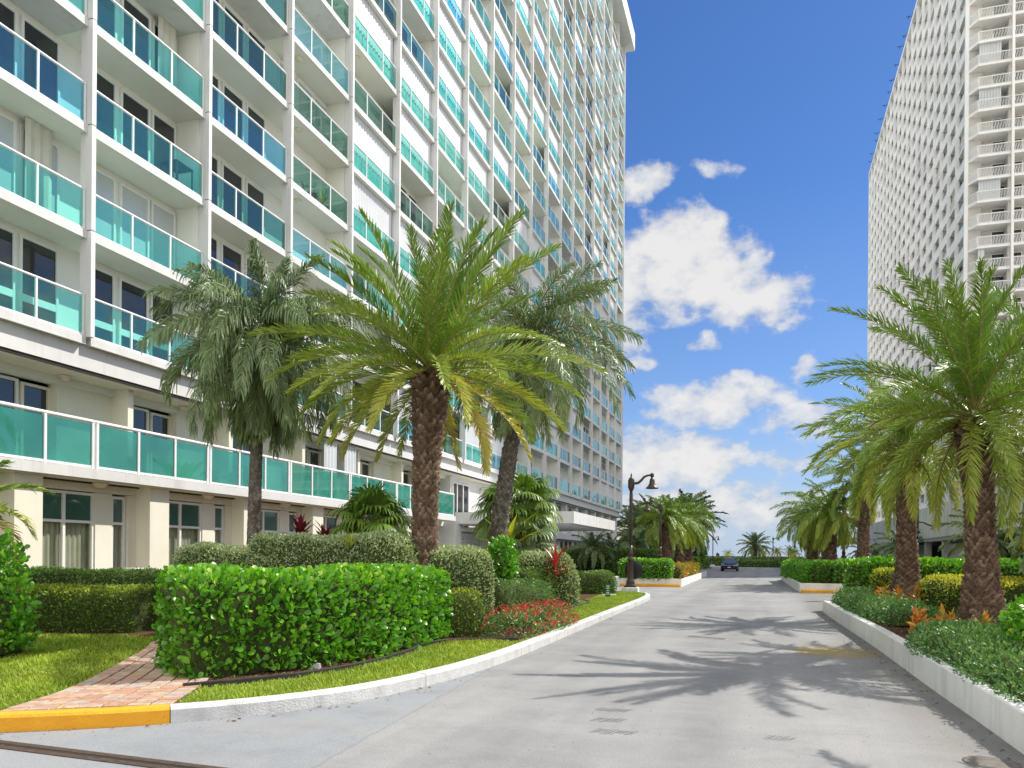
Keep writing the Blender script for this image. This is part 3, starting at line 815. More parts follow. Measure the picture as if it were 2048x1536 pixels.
# mulch beds
front_edge = smooth_path([(-5.92, 7.0), (-5.55, 7.5), (-5.12, 8.35), (-4.93, 9.5), (-4.98, 10.7), (-5.12, 11.6), (-4.9, 12.25), (-4.4, 12.62), (-3.95, 12.85)], 6)
bed1 = [tuple(p) for p in front_edge] + [(-3.9, 14.5), (-3.95, 16.6), (-4.6, 17.4), (-5.12, 18.6), (-5.25, 20.5), (-5.3, 23.2), (-5.45, 24.6), (-5.75, 28.4), (-5.9, 31.4), (-8, 32.6), (-16, 33), (-16, 16.2), (-14.3, 14.6), (-11.8, 13.7), (-9.9, 12.2), (-8.35, 10.5), (-7.2, 9.1), (-6.4, 7.7)]
sheet('planting_bed', bed1, .142, M['soil'])
sheet('planting_bed', [(-10.0, 11.15), (-11.2, 12.75), (-12.9, 14.75), (-15, 16.1), (-16.4, 16), (-16.4, 10.4), (-12.9, 10.65), (-10.4, 11.1)], .142, M['soil'])

# grass blades
def in_poly(P, poly):
    x, y = P[:, 0], P[:, 1]; ins = np.zeros(len(P), bool); poly = np.array(poly)
    j = len(poly)-1
    for i in range(len(poly)):
        xi, yi = poly[i]; xj, yj = poly[j]
        c = ((yi > y) != (yj > y)) & (x < (xj-xi)*(y-yi)/(yj-yi+1e-12)+xi)
        ins ^= c; j = i
    return ins
path_poly = [tuple(p) for p in La]+[tuple(p) for p in Ra[::-1]]
bed2 = [(-10.0, 11.15), (-11.2, 12.75), (-12.9, 14.75), (-15, 16.1), (-16.4, 16), (-16.4, 10.4), (-12.9, 10.65), (-10.4, 11.1)]
def blades(n, x0, x1, y0, y1, hgt, wid):
    P = np.stack([rng.uniform(x0, x1, n), rng.uniform(y0, y1, n)], 1)
    P = P[in_poly(P, island) & ~in_poly(P, path_poly) & ~in_poly(P, bed1) & ~in_poly(P, bed2)]
    n = len(P)
    az = rng.uniform(0, 2*PI, n); d = np.stack([np.cos(az), np.sin(az)], 1); lean = rng.uniform(.25, 1.1, n)
    h = hgt*(.5+.8*rng.random(n))*(1+.35*lump(np.concatenate([P, np.zeros((n, 1))], 1), 1, .9))
    h = np.maximum(h, hgt*.3)
    wv = np.stack([-d[:, 1], d[:, 0]], 1)*wid*.5
    z0 = np.full((n, 1), .128)
    b0 = np.concatenate([P-wv, z0], 1); b1 = np.concatenate([P+wv, z0], 1)
    mid = P+d*(lean*h*.4)[:, None]
    m0 = np.concatenate([mid-wv*.8, z0+(h*.6)[:, None]], 1); m1 = np.concatenate([mid+wv*.8, z0+(h*.6)[:, None]], 1)
    tp = np.concatenate([P+d*(lean*h)[:, None], z0+(h*.85)[:, None]], 1)
    v = np.stack([b0, b1, m1, m0, tp], 1).reshape(-1, 3)
    k = np.arange(n)*5
    patch = lump(np.concatenate([P, np.zeros((n, 1))], 1), .16, .7)
    r = np.clip(.45+patch+rng.normal(size=n)*.2, 0, 1)
    return v, np.stack([k, k+1, k+2, k+3], 1), np.stack([k+3, k+2, k+4], 1), np.repeat(r, 5)
gv, g4, g3, gr = [], [], [], []
off = 0
for args in ((150000, -13.5, -3.6, 2.5, 13, .05, .012), (60000, -5.6, -3.6, 13, 32.5, .05, .02), (16000, -16, -5.0, 24, 33.5, .05, .025)):
    v, a, b, r_ = blades(*args)
    gv.append(v); g4.append(a+off); g3.append(b+off); gr.append(r_); off += len(v)
tag(link('grass', np_mesh('grass', np.concatenate(gv), [np.concatenate(g4), np.concatenate(g3)], [M['grass']], {'rnd': np.concatenate(gr)})), kind='stuff')

# fallen leaf litter on the mulch
def litter(n, poly, z, x0, x1, y0, y1, mat, L=.05):
    P = np.stack([rng.uniform(x0, x1, n), rng.uniform(y0, y1, n)], 1); P = P[in_poly(P, poly)]; n = len(P)
    P = np.concatenate([P, np.full((n, 1), z)], 1)
    A = norm(np.stack([rng.normal(size=n), rng.normal(size=n), rng.normal(size=n)*.25], 1)); N = norm(np.stack([rng.normal(size=n)*.3, rng.normal(size=n)*.3, np.ones(n)], 1))
    v, f = scatter(P, A, N, L*(.6+.8*rng.random(n)), .02, RHOMB)
    return np_mesh('mulch_chips', v, [f], [mat], {'rnd': np.repeat(rng.random(n), 4)})
chips = tinted('mulch_chip', [(0,(.06,.03,.018)),(.6,(.20,.10,.06)),(1,(.36,.24,.16))], 'rnd', .9, .1, 20, .2, 0)
tag(link('mulch_chips', litter(14000, bed1, .15, -9, -3.9, 6.5, 19, chips)), kind='stuff')

# raised bed beyond the white wall
rb = [(2.12, -2), (2.12, 7.4), (2.06, 15), (1.87, 24.55), (5.6, 25.6), (9.6, 25.9), (9.8, -2)]
sheet('planting_bed', rb, .33, M['soil'])
tag(link('mulch_chips', litter(9000, rb, .338, 2, 7, 4, 24, chips)), kind='stuff')

def wall_strip(label, pts, h, th, m=None, name='planter_wall', cat='planter wall', group='white planter walls along the drive'):
    P = [np.array(p, float) for p in pts]
    mb = MB(); sweep(mb, P, [(0, -.03), (0, h-.015), (-.012, h), (-th+.012, h), (-th, h-.015), (-th, -.03)])
    o = mb.build(name, m or M['planter_white'], None, (*pts[0], 0))
    return tag(o, label, cat, group)
wall_strip('long low white planter wall running beside the drive under the date palms', smooth_path([(2.1, -3), (2.07, 3), (2.05, 7.4), (1.98, 11.2), (1.93, 15.3), (1.8, 20), (1.69, 24.77)], 5)+[np.array(q) for q in [(2.2, 24.95), (5.5, 25.9), (10, 26.2)]], .345, .17)

# dry leaves and grit gathered along the kerb and the wall foot
def gutter(n, line, side, spread):
    i = rng.integers(0, len(line)-1, n); t = rng.random((n, 1))
    a = np.array(line)[i]; b = np.array(line)[i+1]; d = b-a; d = d/np.linalg.norm(d, axis=1, keepdims=True)
    P = a+(b-a)*t + np.stack([-d[:, 1], d[:, 0]], 1)*(side*(.02+np.abs(rng.normal(size=(n, 1)))*spread))
    P = np.concatenate([P, np.full((n, 1), .006)], 1)
    A = norm(np.stack([rng.normal(size=n), rng.normal(size=n), rng.normal(size=n)*.15], 1)); N = norm(np.stack([rng.normal(size=n)*.25, rng.normal(size=n)*.25, np.ones(n)], 1))
    L = np.where(rng.random(n) < .3, .045, .016)*(.6+.8*rng.random(n))
    return scatter(P, A, N, L, L*.5, RHOMB)
wl_ = smooth_path([(2.05, 7.0), (1.98, 11.2), (1.93, 15.3), (1.8, 20), (1.69, 24.77)], 5)
va, fa = gutter(420, kerb_all, -1, .12); vb, fb = gutter(420, wl_, 1, .22)
P = np.stack([rng.uniform(-3.4, 1.9, 260), rng.uniform(5, 30, 260), np.full(260, .005)], 1)
vc, fc = scatter(P, norm(rng.normal(size=(260, 3))*[1, 1, .1]), np.array([0, 0, 1.])+rng.normal(size=(260, 3))*.15, .022, .012, RHOMB)
tag(link('leaf_litter', np_mesh('leaf_litter', np.concatenate([va, vb, vc]), [np.concatenate([fa, fb+len(va), fc+len(va)+len(vb)])], [tinted('dry_litter', [(0,(.07,.05,.03)),(.5,(.20,.14,.07)),(1,(.34,.28,.12))], 'rnd', .9, .1, 20, .2, 0)],
    {'rnd': rng.random(len(va)+len(vb)+len(vc))})), kind='stuff')

# ------------------------------------------------------------------ the tower along the drive
BX, BY0, BAY, FH, Z0 = -16.0, 15.57, 4.33, 2.64, 6.98
NB0, NB1, NF = -2, 18, 21
YA, YE = BY0+NB0*BAY, BY0+NB1*BAY
ZT = Z0+NF*FH
TO = (BX, BY0, 0)
tower = empty('apartment_tower', TO, 0, 'tall white apartment tower with turquoise glass balconies stepping along the drive', 'building')
def tb(mb, name, mats, parent=None):
    return mb.build(name, mats, parent or tower, TO)
# core walls
mb = MB()
mb.box(-36, -17.2, YA, YE-.05, 5.9, ZT)
mb.box(-36, -17.6, YA, YE-.05, 0, 5.9)
tb(mb, 'wall', M['soffit'])
mb = MB()
mb.box(-36.5, -15.1, YA-.5, YE+1.2, ZT, ZT+2.0); mb.box(-36.2, -15.3, YA-.3, YE+1.0, ZT+2.0, ZT+2.15)
tb(mb, 'roof', M['white'])
# fascia under the first balconies and the second storey soffit
mb = MB()
mb.box(-18.5, -16.32, YA, YE+.02, 6.2, 6.79)
tb(mb, 'fascia', M['white'])
mb = MB(); mb.box(-18.5, -16.36, YA, YE, 6.13, 6.197); tb(mb, 'drip_strip', M['dark_gap'])
mb = MB(); mb.box(-18.4, -16.42, YA+.01, YE-.01, 6.09, 6.126); tb(mb, 'soffit', M['cream'])
# fins
for b in range(NB0, NB1+1):
    y = BY0+b*BAY
    mb = MB()
    for k in range(NF):
        z = Z0+k*FH
        mb.box(-16.36, -16.0, y-.065, y+.065, z+.012 if k else z-.02, z+FH-.012)
        mb.box(-16.34, -16.02, y-.055, y+.055, z+FH-.013, z+FH+.013, 1)
    if b % 2 or b == NB1:
        mb.box(-17.25, -16.37, y-.09, y+.09, Z0+.001, ZT-.001, 2)
    tb(mb, 'pillar', [M['pillar'], M['dark_gap'], M['soffit']])

def bal_slab():
    mb = MB()
    mb.box(-.365, -.13, .075, BAY-.075, -.18, 0)
    mb.box(-1.25, -.365, 0, BAY, -.18, 0)
    mb.box(-.17, -.125, .078, BAY-.078, -.205, -.18)
    mb.box(-.20, -.16, .078, BAY-.078, 0, .03)
    return mb
def bal_rail():
    mb = MB()
    mb.tube([(-.19, .09, 1.02), (-.19, BAY-.09, 1.02)], .034, 8)
    for y in (.12, 1.46, 2.88, BAY-.12): mb.box(-.215, -.165, y-.025, y+.025, 0.03, 1.0)
    mb.box(-.205, -.175, .12, BAY-.12, .03, .065)
    return mb
def bal_glass():
    mb = MB()
    for a, b in ((.15, 1.43), (1.49, 2.85), (2.91, BAY-.15)): mb.box(-.196, -.184, a, b, .066, .975)
    return mb
def shutter_front(full=True, y0=.1, y1=BAY-.1, x=-.32, z1=FH-.2):
    mb = MB()
    n = int((y1-y0)/.12); ys = np.linspace(y0, y1, n+1)
    for i in range(n):
        a, b = ys[i], ys[i+1]; xa, xb = (x, x-.042) if i % 2 else (x-.042, x)
        mb.add([(xa, a, .02), (xb, b, .02), (xb, b, z1), (xa, a, z1), (xa-.012, a, .02), (xb-.012, b, .02), (xb-.012, b, z1), (xa-.012, a, z1)],
               [(0,1,2,3), (5,4,7,6), (3,2,6,7), (0,4,5,1)])
    mb.box(x-.09, x+.03, y0, y1, z1, z1+.05)
    return mb
def lites(spec, zt=2.28, midrail=None, zb=.06):
    """spec = [(y0,y1)...]; frames and panes of a window wall at the back of a balcony (local x = back wall)"""
    fr, pn = MB(), MB()
    X = -1.2
    for a, b in spec:
        fr.box(X+.0, X+.07, a, a+.07, zb, zt); fr.box(X, X+.07, b-.07, b, zb, zt)
        fr.box(X, X+.068, a+.07, b-.07, zt-.08, zt); fr.box(X, X+.068, a+.07, b-.07, zb, zb+.12)
        pn.box(X+.01, X+.03, a+.07, b-.07, zb+.12, zt-.08)
        if midrail:
            fr.box(X, X+.066, a+.07, b-.07, midrail-.09, midrail+.09)
    return fr, pn
FULL = [(.78, 1.86), (2.02, 3.12), (3.20, BAY-.14)]
PART = [(.5, 1.85), (2.0, 3.12), (3.28, 4.36)]
SIDE = [(.05, .75), (.80, 1.0), (3.3, 4.4)]
EDGE = [(1.0, 2.1), (2.2, 3.15), (3.26, 4.36)]
KINDS = {}
def kind_mesh(key):
    if key in KINDS: return KINDS[key]
    spec = {'F': FULL, 'P': PART, 'S': SIDE, 'E': EDGE}[key[0]]
    fr, pn = lites(spec, 2.30, .78 if key[1:] == 'm' else None)
    KINDS[key] = (fr, pn)
    return KINDS[key]
pat = np.random.default_rng(5)
near = {(-1,0): ('Em','pane',0), (0,0): ('Fm','pane',0), (-1,1): ('E','pane_blue',2), (0,1): ('F','pane_blue',0), (-1,2): ('E','pane',0), (0,2): ('F','pane',0),
        (-1,3): ('E','pane',0), (0,3): ('F','pane',2), (1,0): ('P','pane_blue',0), (2,0): ('P','pane_blue',0), (1,1): ('P','pane',0), (1,2): ('P','pane',0), (1,3): ('P','pane',0),
        (2,1): (None,None,0), (2,2): (None,None,0), (2,3): (None,None,0), (3,6): (None,None,1), (3,4): (None,None,1), (3,3): (None,None,1), (4,8): (None,None,1), (4,6): (None,None,1),
        (4,5): (None,None,1), (4,3): (None,None,1), (5,8): (None,None,1), (5,6): (None,None,1), (6,9): (None,None,1), (7,10): (None,None,1), (3,5): (None,None,0), (4,4): ('P','pane',0), (4,7): ('P','pane',0), (3,1): (None,None,0)}
def proj(X, Y, Z):
    d = -math.sin(YAW)*X+math.cos(YAW)*Y
    if d < .5: return None
    return 1024+1575*(math.cos(YAW)*X+math.sin(YAW)*Y)/d, 1110-1575*(Z-1.6)/d, d
cells = []
for b in range(NB0, NB1):
    for k in range(NF):
        p = proj(-16.2, BY0+(b+.5)*BAY, Z0+k*FH+1.2)
        vis = p is not None and -110 < p[0] < 2100 and -60 < p[1] < 1500
        cells.append((0 if vis else 1, p[2] if p else 1e3, b, k))
cells.sort()
single = {(c[2], c[3]) for c in cells[:100] if c[0] == 0}
me_slab = bal_slab().mesh('balcony', [M['white']])
me_slab.materials.append(M['soffit'])
for p in me_slab.polygons:
    if p.normal.z < -.5: p.material_index = 1
me_rail = bal_rail().mesh('railing', [M['rail']]); me_gl = bal_glass().mesh('railing_glass', [M['glass']]); me_glg = bal_glass().mesh('railing_glass', [M['glass_gray']]); me_glb = bal_glass().mesh('railing_glass', [M['glass_blue']])
me_sh = shutter_front().mesh('shutter', [M['shutter']])
me_stack = shutter_front(y0=3.25, y1=4.0, x=-.95).mesh('shutter', [M['curtain']])
lamp = MB(); lamp.lathe([(.0, -.30), (.05, -.298), (.10, -.27), (.13, -.235), (.13, -.215), (.15, -.2), (.15, -.181)][::1], (-.55, 1.2), 16)
me_lamp = lamp.mesh('ceiling_light', [plain('opal_lamp_cover', (.72,.68,.55), .4)])
win_me = {}
far = MB(); FARM = [M['white'], M['rail'], M['glass'], M['frame'], M['pane'], M['pane_blue'], M['shutter'], M['soffit'], M['gray_wall'], M['glass_gray'], M['glass_blue']]
def absorb(dst, src, mmap, dy, dz, dx=-16.0):
    b = len(dst.v)
    dst.v += [(p[0]+dx, p[1]+dy, p[2]+dz) for p in src.v]; dst.t += src.t
    dst.f += [[b+i for i in f] for f in src.f]; dst.m += [mmap]*len(src.f); dst.sm += src.sm
S1, R1, G1, H1 = bal_slab(), bal_rail(), bal_glass(), shutter_front()
for b in range(NB0, NB1):
    for k in range(NF):
        y, z = BY0+b*BAY, Z0+k*FH
        if (b, k) in near: kd, pm, sh = near[(b, k)]
        else:
            r1, r2, r3 = pat.random(3)
            kd = ('F' if r1 < .6 else None) if b % 2 == 0 else ('P' if r1 < .8 else None)
            pm = 'pane' if r2 < .62 else 'pane_blue'
            sh = 1 if r3 < (.30 if b >= 4 else .0) else (2 if r3 > .93 else 0)
        r4 = (b*37+k*61+b*k*13) % 10
        gl_ = me_glg if b in (1, 2) and r4 < 8 else (me_glg if b > 2 and r4 < 3 and not sh else (me_glb if r4 > 7 else me_gl))
        if (b, k) in single:
            o = link('balcony', me_slab, tower, (0, y-BY0, z))
            link('railing', me_rail, o); link('railing_glass', gl_, o)
            if sh: link('shutter', me_sh if sh == 1 else me_stack, o)
            if b % 4 == 2 or (b % 4 == 3 and k % 2): link('ceiling_light', me_lamp, o, (0, 0, FH))
            if kd and sh != 1:
                key = (kd, pm)
                if key not in win_me:
                    fr, pn = kind_mesh(kd)
                    win_me[key] = (fr.mesh('balcony_door', [M['frame']]), pn.mesh('pane', [M[pm]]))
                d = link('balcony_door', win_me[key][0], tower, (0, y-BY0, z)); link('pane', win_me[key][1], d)
        else:
            absorb(far, S1, 0, y, z); absorb(far, R1, 1, y, z); absorb(far, G1, 9 if gl_ is me_glg else (10 if gl_ is me_glb else 2), y, z)
            if sh == 1: absorb(far, H1, 6, y, z)
            elif kd:
                fr, pn = kind_mesh(kd)
                absorb(far, fr, 3, y, z); absorb(far, pn, 4 if pm == 'pane' else 5, y, z)
o = tb(far, 'balcony', FARM); o['kind'] = 'stuff'
# balconies on the far gable, seen edge on
for k in range(NF):
    z = Z0+k*FH
    mb = MB(); mb.box(-19.6, -16.5, YE, YE+1.25, z-.18, z); s = tb(mb, 'gable_balcony', M['white'])
    mb = MB(); mb.tube([(-19.6, YE+1.2, z+1.0), (-16.55, YE+1.2, z+1.0), (-16.55, YE, z+1.0)], .035, 6)
    for x in (-18.0, -16.55): mb.box(x-.03, x+.03, YE+1.17, YE+1.23, z, z+1.0)
    tb(mb, 'railing', M['rail'], s)
    mb = MB(); mb.box(-19.6, -16.6, YE+1.19, YE+1.205, z+.05, z+.96); mb.box(-16.56, -16.545, YE+.03, YE+1.15, z+.05, z+.96); tb(mb, 'railing_glass', M['glass'], s)

# ---- second storey terrace and its back wall
TX, TYE = -16.12, 40.4
mb = MB()
mb.box(-18.2, TX, YA, TYE, 3.50, 3.70)
mb.box(TX-.12, TX+.004, YA, TYE+.004, 3.44, 3.498)
tb(mb, 'terrace_floor', M['white'])
mb = MB(); mb.box(-18.2, TX-.13, YA, TYE-.1, 3.42, 3.497); tb(mb, 'terrace_soffit', M['cream'])
y = YA+.3; i = 0
while y < TYE-1:
    y1 = min(y+BAY, TYE-.06)
    mb = MB()
    mb.tube([(TX-.1, y+.02, 4.9), (TX-.1, y1-.02, 4.9)], .05, 8)
    n = 3 if y1-y > 3 else 1
    ps = np.linspace(y+.07, y1-.07, n+1)
    for q in ps: mb.box(TX-.135, TX-.06, q-.035, q+.035, 3.7, 4.87)
    mb.box(TX-.12, TX-.075, y+.07, y1-.07, 3.72, 3.78)
    r = tb(mb, 'terrace_railing', M['rail'])
    mb = MB()
    for a, b in zip(ps[:-1], ps[1:]): mb.box(TX-.105, TX-.09, a+.035, b-.035, 3.78, 4.83)
    tb(mb, 'railing_glass', M['glass_frost'], r)
    y = y1
mb = MB(); mb.tube([(TX-.1, TYE-.06, 4.9), (-17.6, TYE-.06, 4.9)], .05, 8); mb.box(-16.9, -16.83, TYE-.095, TYE-.025, 3.7, 4.87)
r = tb(mb, 'terrace_railing', M['rail'])
mb = MB(); mb.box(-17.6, TX-.15, TYE-.07, TYE-.055, 3.78, 4.83); tb(mb, 'railing_glass', M['glass_frost'], r)
# second storey wall with cross walls, windows and doors (recessed to x = -17.6)
mb = MB(); mb.box(-18.3, -17.6, YA, 41.5, 3.701, 6.088)
for b in range(NB0, 7):
    yy = BY0+b*BAY+2.05
    if yy > 41: break
    mb.box(-17.6, -16.75, yy-.1, yy+.1, 3.702, 6.087); mb.box(-17.6, -17.3, yy-1.9, yy-.1, 3.703, 6.086)
tb(mb, 'upper_wall', M['cream'])
def window(x, spec, z0, z1, pane, name='window', fr=M['frame'], trans=None, parent=None, curtain=False, depth=.09, midz=None):
    a0, a1 = spec[0][0], spec[-1][1]
    mb, pn = MB(), MB()
    mb.box(x, x+depth, a0-.07, a0, z0, z1); mb.box(x, x+depth, a1, a1+.07, z0, z1)
    mb.box(x, x+depth-.002, a0, a1, z1-.07, z1); mb.box(x, x+depth-.002, a0, a1, z0, z0+.08)
    for (p, q), (r, s) in zip(spec[:-1], spec[1:]): mb.box(x, x+depth-.004, q, r, z0+.08, z1-.07)
    if midz:
        for p, q in spec: mb.box(x, x+depth-.006, p, q, midz-.035, midz+.035)
    o = tb(mb, name, fr)
    for p, q in spec:
        if midz:
            u = MB(); u.box(x+.02, x+.035, p, q, midz+.035, z1-.07); tb(u, 'pane', M[pane], o)
            u = MB(); u.box(x+.02, x+.035, p, q, z0+.08, midz-.035); tb(u, 'pane', M['glass_clear'], o)
        else:
            u = MB(); u.box(x+.02, x+.035, p, q, z0+.08, z1-.07); tb(u, 'pane', M[pane], o)
    if curtain:
        for p, q in spec:
            u = MB(); n = int((q-p)/.035); ys = np.linspace(p-.03, q+.03, n+1)
            xs = x-.10+.028*np.sin(np.arange(n+1)*1.55+rng.random()*6)+.012*np.sin(np.arange(n+1)*.41)
            vs = [(xs[i], ys[i], z0) for i in range(n+1)]+[(xs[i], ys[i], midz+.02) for i in range(n+1)]
            vs += [(p_[0]-.006, p_[1], p_[2]) for p_ in vs]; N1 = 2*(n+1)
            u.add(vs, [(i, i+1, n+2+i, n+1+i) for i in range(n)]+[(N1+i+1, N1+i, N1+n+1+i, N1+n+2+i) for i in range(n)], 0, True)
            tb(u, 'curtain', M['curtain'], o)
    return o
M['glass_clear'] = glass_tint('clear_window_glass', (.86,.88,.84), .9)
for b in range(NB0, 6):
    y = BY0+b*BAY+2.15
    window(-17.6, [(y+.05, y+.55), (y+.65, y+1.35)], 3.75, 5.85, 'pane')
    window(-17.6, [(y+1.55, y+2.25)], 3.72, 5.80, 'pane', 'terrace_door', fr=M['cream'], depth=.11)
    u = MB(); u.lathe([(.0, 5.96), (.06, 5.965), (.11, 6.0), (.13, 6.04), (.16, 6.05), (.16, 6.088)], (-17.0, y+2.3), 16); tb(u, 'ceiling_light', plain('opal_lamp_glass', (.70,.62,.45), .4) if b == NB0 else bpy.data.materials['opal_lamp_glass'])
# folded storm shutters standing on the terrace
for yy in (27.4, 29.0, 36.6):
    mb = shutter_front(y0=0, y1=.9, x=-.30, z1=2.3)
    mb.v = [(p[0]-16.2, p[1]+yy, p[2]+3.72) for p in mb.v]
    tb(mb, 'storm_shutter', M['shutter'] if yy < 30 else M['curtain'])
# ---- ground storey: cream columns, tall curtained windows
mb = MB(); mb.box(-17.9, -17.62, YA, 41.5, .0, 3.42)
mb.box(-17.62, -16.95, YA, 41.5, .0, .16); mb.box(-17.62, -16.9, YA, 41.5, 3.18, 3.418)
tb(mb, 'lower_wall', M['cream'])
G0 = 14.75
for n in range(-2, 6):
    y = G0+n*BAY-.12*max(0, n)
    mb = MB(); mb.bbox(-17.61, -16.42, y-.95, y-.2, .0, 3.419, .0); mb.box(-17.55, -16.9, y-1.25, y-.95, .161, 3.17)
    tb(mb, 'column', M['cream'])
    mb = MB(); mb.box(-17.55, -16.93, y+1.86, y+2.42, .161, 3.17); tb(mb, 'pilaster', M['cream'])
    mb = MB(); mb.box(-17.55, -16.94, y-.2, y-.02, .161, 3.17); tb(mb, 'pilaster', M['cream'])
    window(-17.05, [(y+.05, y+.87), (y+.95, y+1.78)], .2, 3.15, 'pane_green', curtain=True, midz=2.38)
    window(-17.05, [(y+2.5, y+2.86)], .2, 3.12, 'pane_green', curtain=True, midz=2.38)
    mb = MB(); mb.box(-16.78, -16.74, y-.1, y+3.2, 3.375, 3.419); tb(mb, 'shutter_track', M['dark_gap'])
    u = MB(); u.lathe([(.0, 3.27), (.08, 3.275), (.13, 3.3), (.15, 3.34), (.19, 3.36), (.19, 3.421)], (-16.6, y+1.7), 16); tb(u, 'ceiling_light', bpy.data.materials['opal_lamp_glass'])
# ---- entrance bay: tall dark glazing, breeze blocks, the projecting canopy
mb = MB(); mb.box(-17.9, -16.9, 41.5, 55.5, 0, 6.086); tb(mb, 'entrance_wall', M['white'])
window(-16.9, [(41.75, 42.35), (42.43, 43.3), (43.38, 44.2)], 3.1, 5.75, 'pane', 'entrance_glazing')
window(-17.6, [(37.2, 38.0), (38.1, 38.9), (39.0, 39.8)], .9, 3.0, 'pane', midz=2.2)
mb = MB(); mb.bbox(-17.6, -16.2, 40.6, 41.45, 0, 3.42, 0); tb(mb, 'column', M['white'])
mb = MB()
def breeze(mb, x, y0, y1, z0, z1, c=.32, th=.12):
    ny, nz = int((y1-y0)/c), int((z1-z0)/c)
    for i in range(ny):
        for j in range(nz):
            a, b = y0+i*c, z0+j*c
            mb.box(x-th, x, a, a+.05, b, b+c); mb.box(x-th+.002, x-.002, a+.05, a+c, b, b+.05)
            cy_, cz_ = a+c/2+.025, b+c/2+.025
            mb.obox((x-th/2, cy_, cz_), (th*.4, 0, 0), (0, .075, .075), (0, -.018, .018)); mb.obox((x-th/2, cy_, cz_), (th*.38, 0, 0), (0, .075, -.075), (0, .018, .018))
breeze(mb, -16.3, 41.6, 46.4, .3, 2.9)
tb(mb, 'breeze_block_screen', M['white'])
mb = MB(); mb.box(-16.95, -16.2, 41.5, 47, 2.92, 3.15); mb.box(-16.9, -16.25, 46.5, 47.6, 0, 2.92); tb(mb, 'portal', M['cream'])
mb = MB(); mb.box(-16.4, -9.6, 41.0, 53.4, 3.32, 3.96); mb.box(-16.3, -9.9, 41.3, 53.1, 3.28, 3.318)
tb(mb, 'entrance_canopy', M['white'])
mb = MB(); mb.box(-13.9, -13.6, 42.6, 42.9, 0, 3.28); mb.box(-13.4, -13.2, 46.3, 46.5, 0, 3.28); tb(mb, 'canopy_post', M['white'])
mb = MB(); mb.box(-15.5, -12.6, 47.9, 48.15, 0, 3.279); tb(mb, 'screen_wall', M['tower2_in'])
mb = MB(); mb.box(-16.8, -14.2, 44.7, 44.9, 0, 3.27); tb(mb, 'screen_wall', M['tower2_in'])
mb = MB(); mb.box(-12.58, -12.44, 47.85, 48.2, 0, 3.279); tb(mb, 'canopy_post', M['white'])
# beyond the canopy: ribbon of dark windows and a glazed lobby front
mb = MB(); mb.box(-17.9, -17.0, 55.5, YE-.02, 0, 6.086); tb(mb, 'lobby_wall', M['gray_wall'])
for i in range(9):
    y = 55.8+i*4.15
    window(-17.0, [(y+.15, y+1.6), (y+1.7, y+3.3)], 4.55, 6.0, 'pane', depth=.12)
    mb = MB(); mb.box(-16.99, -16.5, y+3.45, y+3.85, 3.5, 6.085); tb(mb, 'column', M['pillar'])
mb = MB(); mb.box(-18, -16.45, 55.4, YE, 3.0, 3.5); tb(mb, 'lower_fascia', M['white'])
for i in range(7):
    y = 56+i*5.3
    window(-16.95, [(y+.1, y+1.6), (y+1.7, y+3.2), (y+3.3, y+4.8)], .15, 2.95, 'pane', 'lobby_window', depth=.12)

# ------------------------------------------------------------------ the second tower across the drive
QX, QY0, QYE, QBAY, QF, QH = 20.2, 92.4, 174.0, 4.05, 2.365, 79.5
QO = (QX, QY0, 0)
tower2 = empty('residential_tower', QO, 0, 'pale gray tower with a grid of fins and wavy barred balconies behind the parking garage', 'building')
def t2(mb, name, mats, parent=None): return mb.build(name, mats, parent or tower2, QO)
NQ = int((QYE-QY0)/QBAY); NFQ = int((QH-1.0-4)/QF)
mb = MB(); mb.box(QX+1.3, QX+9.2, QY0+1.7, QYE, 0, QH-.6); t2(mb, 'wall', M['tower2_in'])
mb = MB(); mb.box(QX-.25, QX+9.2, QY0+.2, QYE+.2, QH-.6, QH); t2(mb, 'roof', M['tower2'])
ZQ0 = QH-.6-NFQ*QF
for b in range(NQ+1):
    mb = MB(); y = min(QY0+1.2+b*QBAY, QYE-.1)
    mb.box(QX-.22, QX+.14, y-.17, y+.17, 0, QH-.601)
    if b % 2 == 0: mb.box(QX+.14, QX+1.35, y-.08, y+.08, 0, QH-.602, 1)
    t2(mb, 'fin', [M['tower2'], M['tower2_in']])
def cell(mb, y, z, tp):
    mb.box(QX+.02, QX+1.31, y+.18, y+QBAY-.18, z-.2, z)
    mb.box(QX+.0, QX+.07, y+.19, y+QBAY-.19, z-.24, z+.03)
    if tp < .8: mb.box(QX+.05, QX+.09, y+.2, y+QBAY-.2, z+.1, z+.92, 0)
    else:
        for q in np.linspace(y+.3, y+QBAY-.3, 12): mb.box(QX+.05, QX+.08, q-.02, q+.02, z+.03, z+.92)
    mb.box(QX+.02, QX+.10, y+.19, y+QBAY-.19, z+.92, z+1.0)
    if tp < .30: mb.box(QX+1.22, QX+1.29, y+.8, y+2.2+tp*2, z+.1, z+1.95, 1)
    elif tp < .55: mb.box(QX+.3, QX+.36, y+.2, y+QBAY*(.3+tp), z+.01, z+QF-.21, 2)
    elif tp > .9: mb.box(QX+.28, QX+.33, y+.2, y+QBAY-.2, z+.01, z+QF-.21, 2)
    elif tp > .8: mb.box(QX+1.22, QX+1.29, y+1.8, y+3.6, z+.1, z+1.95, 1)
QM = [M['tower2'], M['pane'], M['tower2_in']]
g2 = np.random.default_rng(21)
far2 = MB(); ncell = 0
order = sorted([(b, k) for b in range(NQ) for k in range(NFQ)], key=lambda q: (not (12 <= q[1] <= 26), q[0]))
for b, k in order:
    y, z = QY0+1.2+b*QBAY, ZQ0+k*QF
    tp = g2.random()
    if ncell < 74:
        m1 = MB(); cell(m1, y, z, tp); t2(m1, 'balcony', QM); ncell += 1
    else: cell(far2, y, z, tp)
